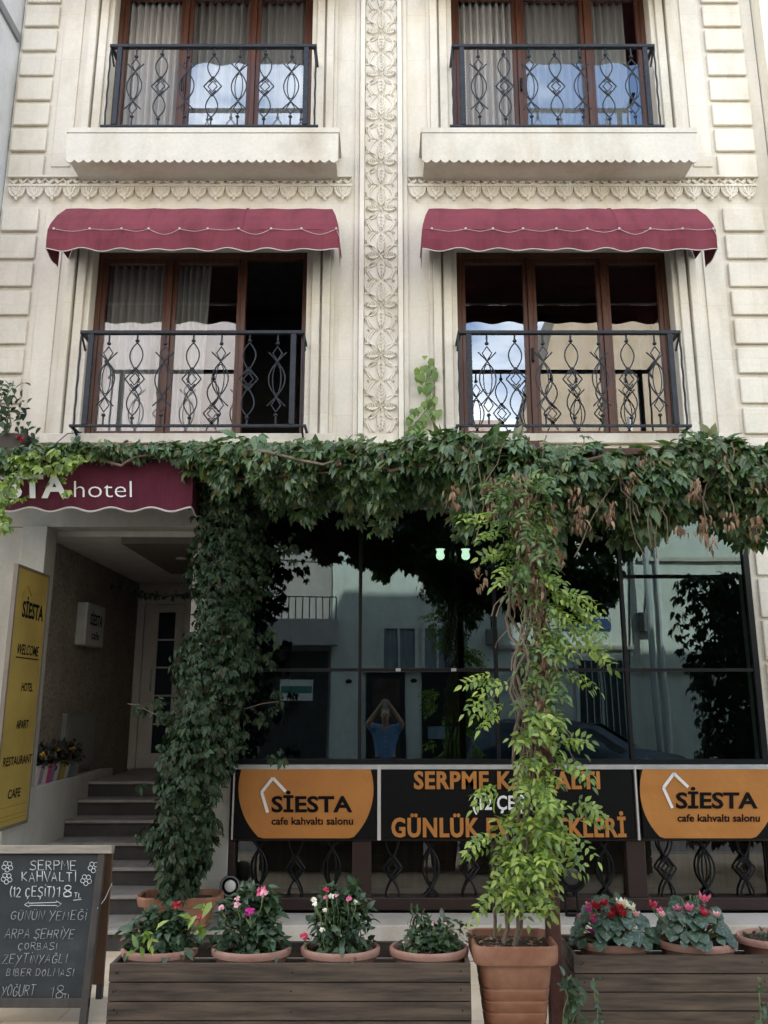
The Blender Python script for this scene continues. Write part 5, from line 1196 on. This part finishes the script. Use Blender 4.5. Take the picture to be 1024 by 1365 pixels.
for px in (466, 551): p = mir(px, 908); MB().sphere((p.x, YO+.06, p.z), .06, 10, sc=(1,.6,.7)).build('wall_lamp', BLACKM, h2)
h3 = house('white house with a barred window across the street, right', 662, 846, 6.2, WH, [(775,880,828,985,DARKW)])
t2 = thing('wall_banner', 'red, white and blue banner high on the white house across the street', 'banner', mir(780, 840))
a, b = mir(750, 840), mir(810, 768)
for k, (f0, f1, c) in enumerate(((0,.2,(.03,.06,.16)),(.2,.64,(.5,.5,.5)),(.64,1,(.45,.06,.05)))): MB().box(a.x, b.x, YO+.02, YO+.035, a.z+(b.z-a.z)*f0, a.z+(b.z-a.z)*f1-.001).build('stripe', M('banner_stripe', c), t2)
h4 = house('pale house with a rainwater pipe across the street, far right', 846, 1400, 7.0, stone_mat('opposite_pale_plaster', (.60,.63,.58), False), [(960,800,1010,880,DARKW)])
p, q = mir(893, 1005), mir(893, 750); MB().tube([(p.x, YO+.08, p.z), (p.x, YO+.08, 6.8)], .05, 8).build('drainpipe', FRAMEW, h4)
# plinths, string courses, boxes and cables on the houses across the street
PLN = M('grey_plinth', (.16,.155,.15), (.10,.10,.095), .9, 4)
for hh, a_, b_ in ((h2, 484, 486), (h2, 541, 561), (h2, 649, 661), (h3, 663, 772), (h3, 832, 845), (h4, 848, 1100)):
    MB().box(mir(a_, 900).x, mir(b_, 900).x, YO+.001, YO+.045, .112, .62).build('plinth', PLN, hh)
for hh, a_, b_, py in ((h2, 484, 660, 893), (h3, 664, 844, 862), (h4, 848, 1100, 893), (h4, 848, 1100, 745)):
    p, q = mir(a_, py), mir(b_, py); MB().box(p.x, q.x, YO+.001, YO+.07, p.z-.05, p.z+.03).build('string_course', LEDGE, hh)
for hh, px, py, w_, h_ in ((h3, 700, 905, .34, .42), (h4, 858, 830, .30, .36), (h2, 655, 850, .22, .30)):
    p = mir(px, py); MB().box(p.x-w_/2, p.x+w_/2, YO+.001, YO+.16, p.z-h_/2, p.z+h_/2).build('meter_box', PLN, hh, bevel=.01)
for hh, px, y0_, y1_ in ((h3, 700, 905, 720), (h2, 655, 850, 700), (h4, 858, 830, 700), (h3, 836, 1000, 700)):
    p, q = mir(px, y0_), mir(px+random.uniform(-3, 3), y1_); MB().tube([(p.x, YO+.03, p.z), ((p.x+q.x)/2+.03, YO+.03, (p.z+q.z)/2), (q.x, YO+.03, q.z)], .014, 5).build('cable', BLACKM, hh)
f_ = MB(); p, q = mir(775, 985), mir(828, 880)
for i in range(1, 7): x = p.x+(q.x-p.x)*i/7; f_.tube([(x, YO+.07, p.z), (x, YO+.07, q.z)], .009, 5)
f_.build('window_bars', FRAMEW, h3); MB().box(p.x-.12, q.x+.12, YO+.001, YO+.12, p.z-.14, p.z-.065).build('window_sill', FRAMEW, h3)
p, q = mir(496, 1000), mir(533, 905); MB().box(p.x, q.x, YO+.031, YO+.05, .125, q.z).build('door', M('dark_brown_door', (.05,.032,.022), rough=.6), h2, bevel=.01)
# taller houses behind the low row
t = thing('tall_house', 'tall tan gabled house behind the low row across the street', 'building', (7, -17, 0))
a = at(742, 500, 17); b = at(735, 408, 17)
MB().prism([(at(668,560,17).x, 0), (16, 0), (16, 15), (at(760,400,17).x, at(760,400,17).z+1.2), (at(738,440,17).x, at(738,440,17).z), (at(722,500,17).x, at(722,500,17).z), (at(700,548,17).x, at(700,548,17).z)], (0,-17,0), (1,0,0), (0,0,1), (0,-1,0), 6).build('wall', TAN, t)
t = thing('tall_house', 'pinkish rendered house beyond the gap across the street', 'building', (1, -18, 0))
MB().box(at(560,560,18).x, at(668,560,18).x, -24, -18, 0, at(600,556,18).z).build('wall', stone_mat('pink_render', (.46,.36,.33), False), t)
for x, z in ((1.5, 5.2), (2.4, 5.2)): MB().box(x, x+.6, -18.03+.05, -17.98, z, z+1.1).build('window', DARKW, t)
t = thing('street_pole', 'grey steel street pole across the street', 'pole', (mir(880, 1000, -8.6).x, -9.2, .11))
p = mir(882, 1005, -9.2); MB().tube([(p.x, -9.2, .11), (p.x-.08, -9.2, 7.5)], [.075, .055], 10).build('mast', M('galvanised_steel', (.40,.42,.42), rough=.5, metal=.3), t)
MB().lathe((p.x, -9.2, .11), [(.12,0),(.12,.02),(.09,.03),(.09,.5)], 12).build('base', M('pole_base', (.2,.22,.2)), t)
m = MB()
for za, zb in ((5.0, 4.85), (5.6, 5.4)): m.tube([(p.x-.05+(x-p.x)*1.0, -9.2+.0*x, za+(zb-za)*((x-p.x)/14)-.25*math.sin(math.pi*min(abs(x-p.x)/9,1))) for x in [p.x-9*i/14 for i in range(15)]], .012, 5)
tag(m.build('overhead_wire', BLACKM), 'black overhead wires running from the street pole', 'wire')

# ---- parked car across the street
def car(cx, cy):
    t = thing('parked_car', 'dark blue hatchback parked across the street', 'car', (cx, cy, 0))
    prof = [(-2.0,.32),(-2.02,.70),(-1.95,.92),(-1.75,1.32),(-1.35,1.44),(-.2,1.46),(.35,1.36),(.95,.98),(1.75,.86),(2.0,.68),(2.02,.32)]
    def sec(y, k, up): return [(cx+x*k, cy+y, .30+(z-.30)*up) for x, z in prof]
    rings = [sec(-.80,.985,.72), sec(-.84,.99,.62), sec(-.70,1,.99), sec(-.35,1,1.0), sec(.35,1,1.0), sec(.70,1,.99), sec(.84,.99,.62), sec(.80,.985,.72)]
    rings = [sec(-.84,.985,.60), sec(-.80,.99,.66), sec(-.64,.995,.97), sec(-.3,1,1), sec(.3,1,1), sec(.64,.995,.97), sec(.80,.99,.66), sec(.84,.985,.60)]
    MB().loft(rings).build('body', M('dark_blue_paint', (.015,.03,.06), rough=.25, spec=.6), t, smooth=True)
    m = MB()
    for s in (-1, 1): m.add([(cx-1.55, cy+s*.80, .93), (cx+.75, cy+s*.80, .93), (cx+.2, cy+s*.69, 1.30), (cx-1.3, cy+s*.69, 1.30)], [(0,1,2,3)])
    m.add([(cx+.98, cy-.6, 1.0), (cx+.98, cy+.6, 1.0), (cx+.42, cy+.5, 1.37), (cx+.42, cy-.5, 1.37)], [(0,1,2,3)])
    m.build('window', DARKW, t, solid=.01)
    for sx in (-1.25, 1.25):
        for sy in (-.76, .76):
            n = 20; w = MB(); rg = lambda y, r: [(cx+sx+r*math.cos(6.2832*k/n), cy+sy+y, .31+r*math.sin(6.2832*k/n)) for k in range(n)]
            wo = w.loft([rg(-.1,.26), rg(-.1,.31), rg(.1,.31), rg(.1,.26)]).build('wheel', BLACKM, t); MB().loft([rg(-.105,.2), rg(.105,.2)]).build('rim', ALU, wo)
car(3.3, -8.25)

# ================================================================== THE PHOTOGRAPHER (mirrored in the cafe glass)
def skin(name, nodes, edges, mat, parent=None, sub=2):
    idx = {k: i for i, k in enumerate(nodes)}; o0 = OFF.get(parent.name, Vector()) if parent is not None else Vector()
    me = bpy.data.meshes.new(name); me.from_pydata([tuple(Vector(v[0]) - o0) for v in nodes.values()], [(idx[a], idx[b]) for a, b in edges], []); me.materials.append(mat)
    o = bpy.data.objects.new(name, me); link(o, parent); md = o.modifiers.new('skin', 'SKIN'); md.use_smooth_shade = True
    lay = me.skin_vertices[0].data if me.skin_vertices else None
    if lay is None:
        bm = bmesh.new(); bm.from_mesh(me); bm.verts.layers.skin.verify(); bm.to_mesh(me); bm.free(); lay = me.skin_vertices[0].data
    for i, v in enumerate(nodes.values()):
        r = v[1]; lay[i].radius = r if isinstance(r, tuple) else (r, r); lay[i].use_root = (i == 0)
    o.modifiers.new('sub', 'SUBSURF').levels = sub; o.modifiers['sub'].render_levels = sub; return o
SKIN = M('skin', (.50,.30,.21), (.44,.25,.17), .55, 8); DENIM = M('denim_shirt', (.17,.29,.52), (.12,.22,.42), .85, 12, bump=.2); TROUS = M('dark_trousers', (.03,.04,.07), rough=.9); HAIR = M('grey_hair', (.22,.20,.18), (.12,.11,.10), .8, 60)
bx0, by0 = .02, -7.34
def pp(x, y, z): return (bx0+x, by0+y, z*.942)
def ph(x, y, z): return (bx0+x, by0+y, z)
N_ = {'pelvis': (pp(0,0,.92), (.15,.11)), 'waist': (pp(0,.01,1.08), (.135,.10)), 'chest': (pp(0,.02,1.28), (.155,.11)), 'neck0': (pp(0,.03,1.43), (.06,.06)), 'neck1': (pp(0,.05,1.50), (.053,.055)),
 'jaw': (pp(0,.085,1.555), (.062,.070)), 'skull': (pp(0,.08,1.635), (.074,.088)), 'top': (pp(0,.06,1.70), (.055,.065))}
E_ = [('pelvis','waist'),('waist','chest'),('chest','neck0'),('neck0','neck1'),('neck1','jaw'),('jaw','skull'),('skull','top')]
for s, n in ((-1,'l'),(1,'r')):
    N_.update({n+'sh': (pp(s*.185,.02,1.385), .062), n+'el': (pp(s*.285,.20,1.47), .045), n+'wr': (ph(s*.095,.36,1.655), .028), n+'pa': (ph(s*.06,.395,1.70), (.030,.020)),
      n+'hip': (pp(s*.095,0,.86), .10), n+'kn': (pp(s*.10,.02,.48), .062), n+'an': (pp(s*.11,-.02,.09), .042), n+'to': (pp(s*.12,.15,.035), (.042,.032))})
    E_ += [('chest',n+'sh'),(n+'sh',n+'el'),(n+'el',n+'wr'),(n+'wr',n+'pa'),('pelvis',n+'hip'),(n+'hip',n+'kn'),(n+'kn',n+'an'),(n+'an',n+'to')]
    for f in range(4):
        z = 1.685+f*.018; L = (.9,1,.97,.8)[f]
        N_.update({f'{n}f{f}a': (ph(s*.058,.405+.004*f,z+.008), .0095), f'{n}f{f}b': (ph(s*(.058-.022*L),.432,z+.012), .0085), f'{n}f{f}c': (ph(s*(.058-.045*L),.437,z+.012), .0075)})
        E_ += [(n+'pa',f'{n}f{f}a'),(f'{n}f{f}a',f'{n}f{f}b'),(f'{n}f{f}b',f'{n}f{f}c')]
    N_.update({n+'t1': (ph(s*.060,.385,1.68), .011), n+'t2': (ph(s*.040,.402,1.665), .0095), n+'t3': (ph(s*.018,.408,1.675), .008)}); E_ += [(n+'pa',n+'t1'),(n+'t1',n+'t2'),(n+'t2',n+'t3')]
person = skin('person', N_, E_, SKIN); OFF[person.name] = Vector()
tag(person, 'person in a blue denim shirt holding a phone up with both hands', 'person')
N2 = {'hem': (pp(0,0,.76), (.175,.135)), 'pelvis': (pp(0,0,.90), (.175,.135)), 'waist': (pp(0,.01,1.08), (.168,.135)), 'chest': (pp(0,.02,1.28), (.188,.150)), 'neck0': (pp(0,.03,1.44), (.092,.095))}
E2 = [('hem','pelvis'),('pelvis','waist'),('waist','chest'),('chest','neck0')]
for s, n in ((-1,'l'),(1,'r')): N2.update({n+'sh': (pp(s*.187,.02,1.385), .080), n+'el': (pp(s*.270,.17,1.457), .068)}); E2 += [('chest',n+'sh'),(n+'sh',n+'el')]
shirt = skin('shirt', N2, E2, DENIM, person)
m = MB()
for k in range(6): q = pp(0, .152-.002*k, .95+.075*k); m.sphere(q, .008, 6)
m.build('button', WHITE, shirt)
N3 = {'pelvis': (pp(0,0,.90), (.16,.12))}; E3 = []
for s, n in ((-1,'l'),(1,'r')): N3.update({n+'hip': (pp(s*.097,0,.83), .112), n+'kn': (pp(s*.10,.02,.48), .080), n+'an': (pp(s*.11,-.02,.10), .068)}); E3 += [('pelvis',n+'hip'),(n+'hip',n+'kn'),(n+'kn',n+'an')]
skin('trousers', N3, E3, TROUS, person)
MB().sphere(pp(0,.028,1.675), .092, 14, sc=(.88,1,.80)).build('hair', HAIR, person, smooth='all')
m = MB().sphere(pp(0,.168,1.60), .016, 8, sc=(.8,1,1.4))
m.build('nose', SKIN, person, smooth='all')
m = MB().sphere(pp(-.03,.150,1.628), .011, 8).sphere(pp(.03,.150,1.628), .011, 8); m.build('eye', M('dark_eye', (.05,.04,.03), rough=.2), person, smooth='all')
MB().box(*[bx0-.022, bx0+.022, by0+.148, by0+.158, 1.472, 1.480]).build('mouth', M('lip', (.36,.14,.12)), person)
for s in (-1, 1): MB().sphere(pp(s*.078,.07,1.61), .025, 8, sc=(.4,.8,1.2)).build('ear', SKIN, person, smooth='all')
t = thing('phone', 'pale phone held up in front of the face of the person in denim', 'phone', (bx0, by0+.425, 1.64))
MB().box(bx0-.036, bx0+.036, by0+.420, by0+.4275, 1.635, 1.775).build('case', M('pale_phone_case', (.5,.47,.44), rough=.4), t, bevel=.003)
MB().box(bx0-.033, bx0+.033, by0+.4185, by0+.4198, 1.64, 1.77).build('screen', BLACK, t)
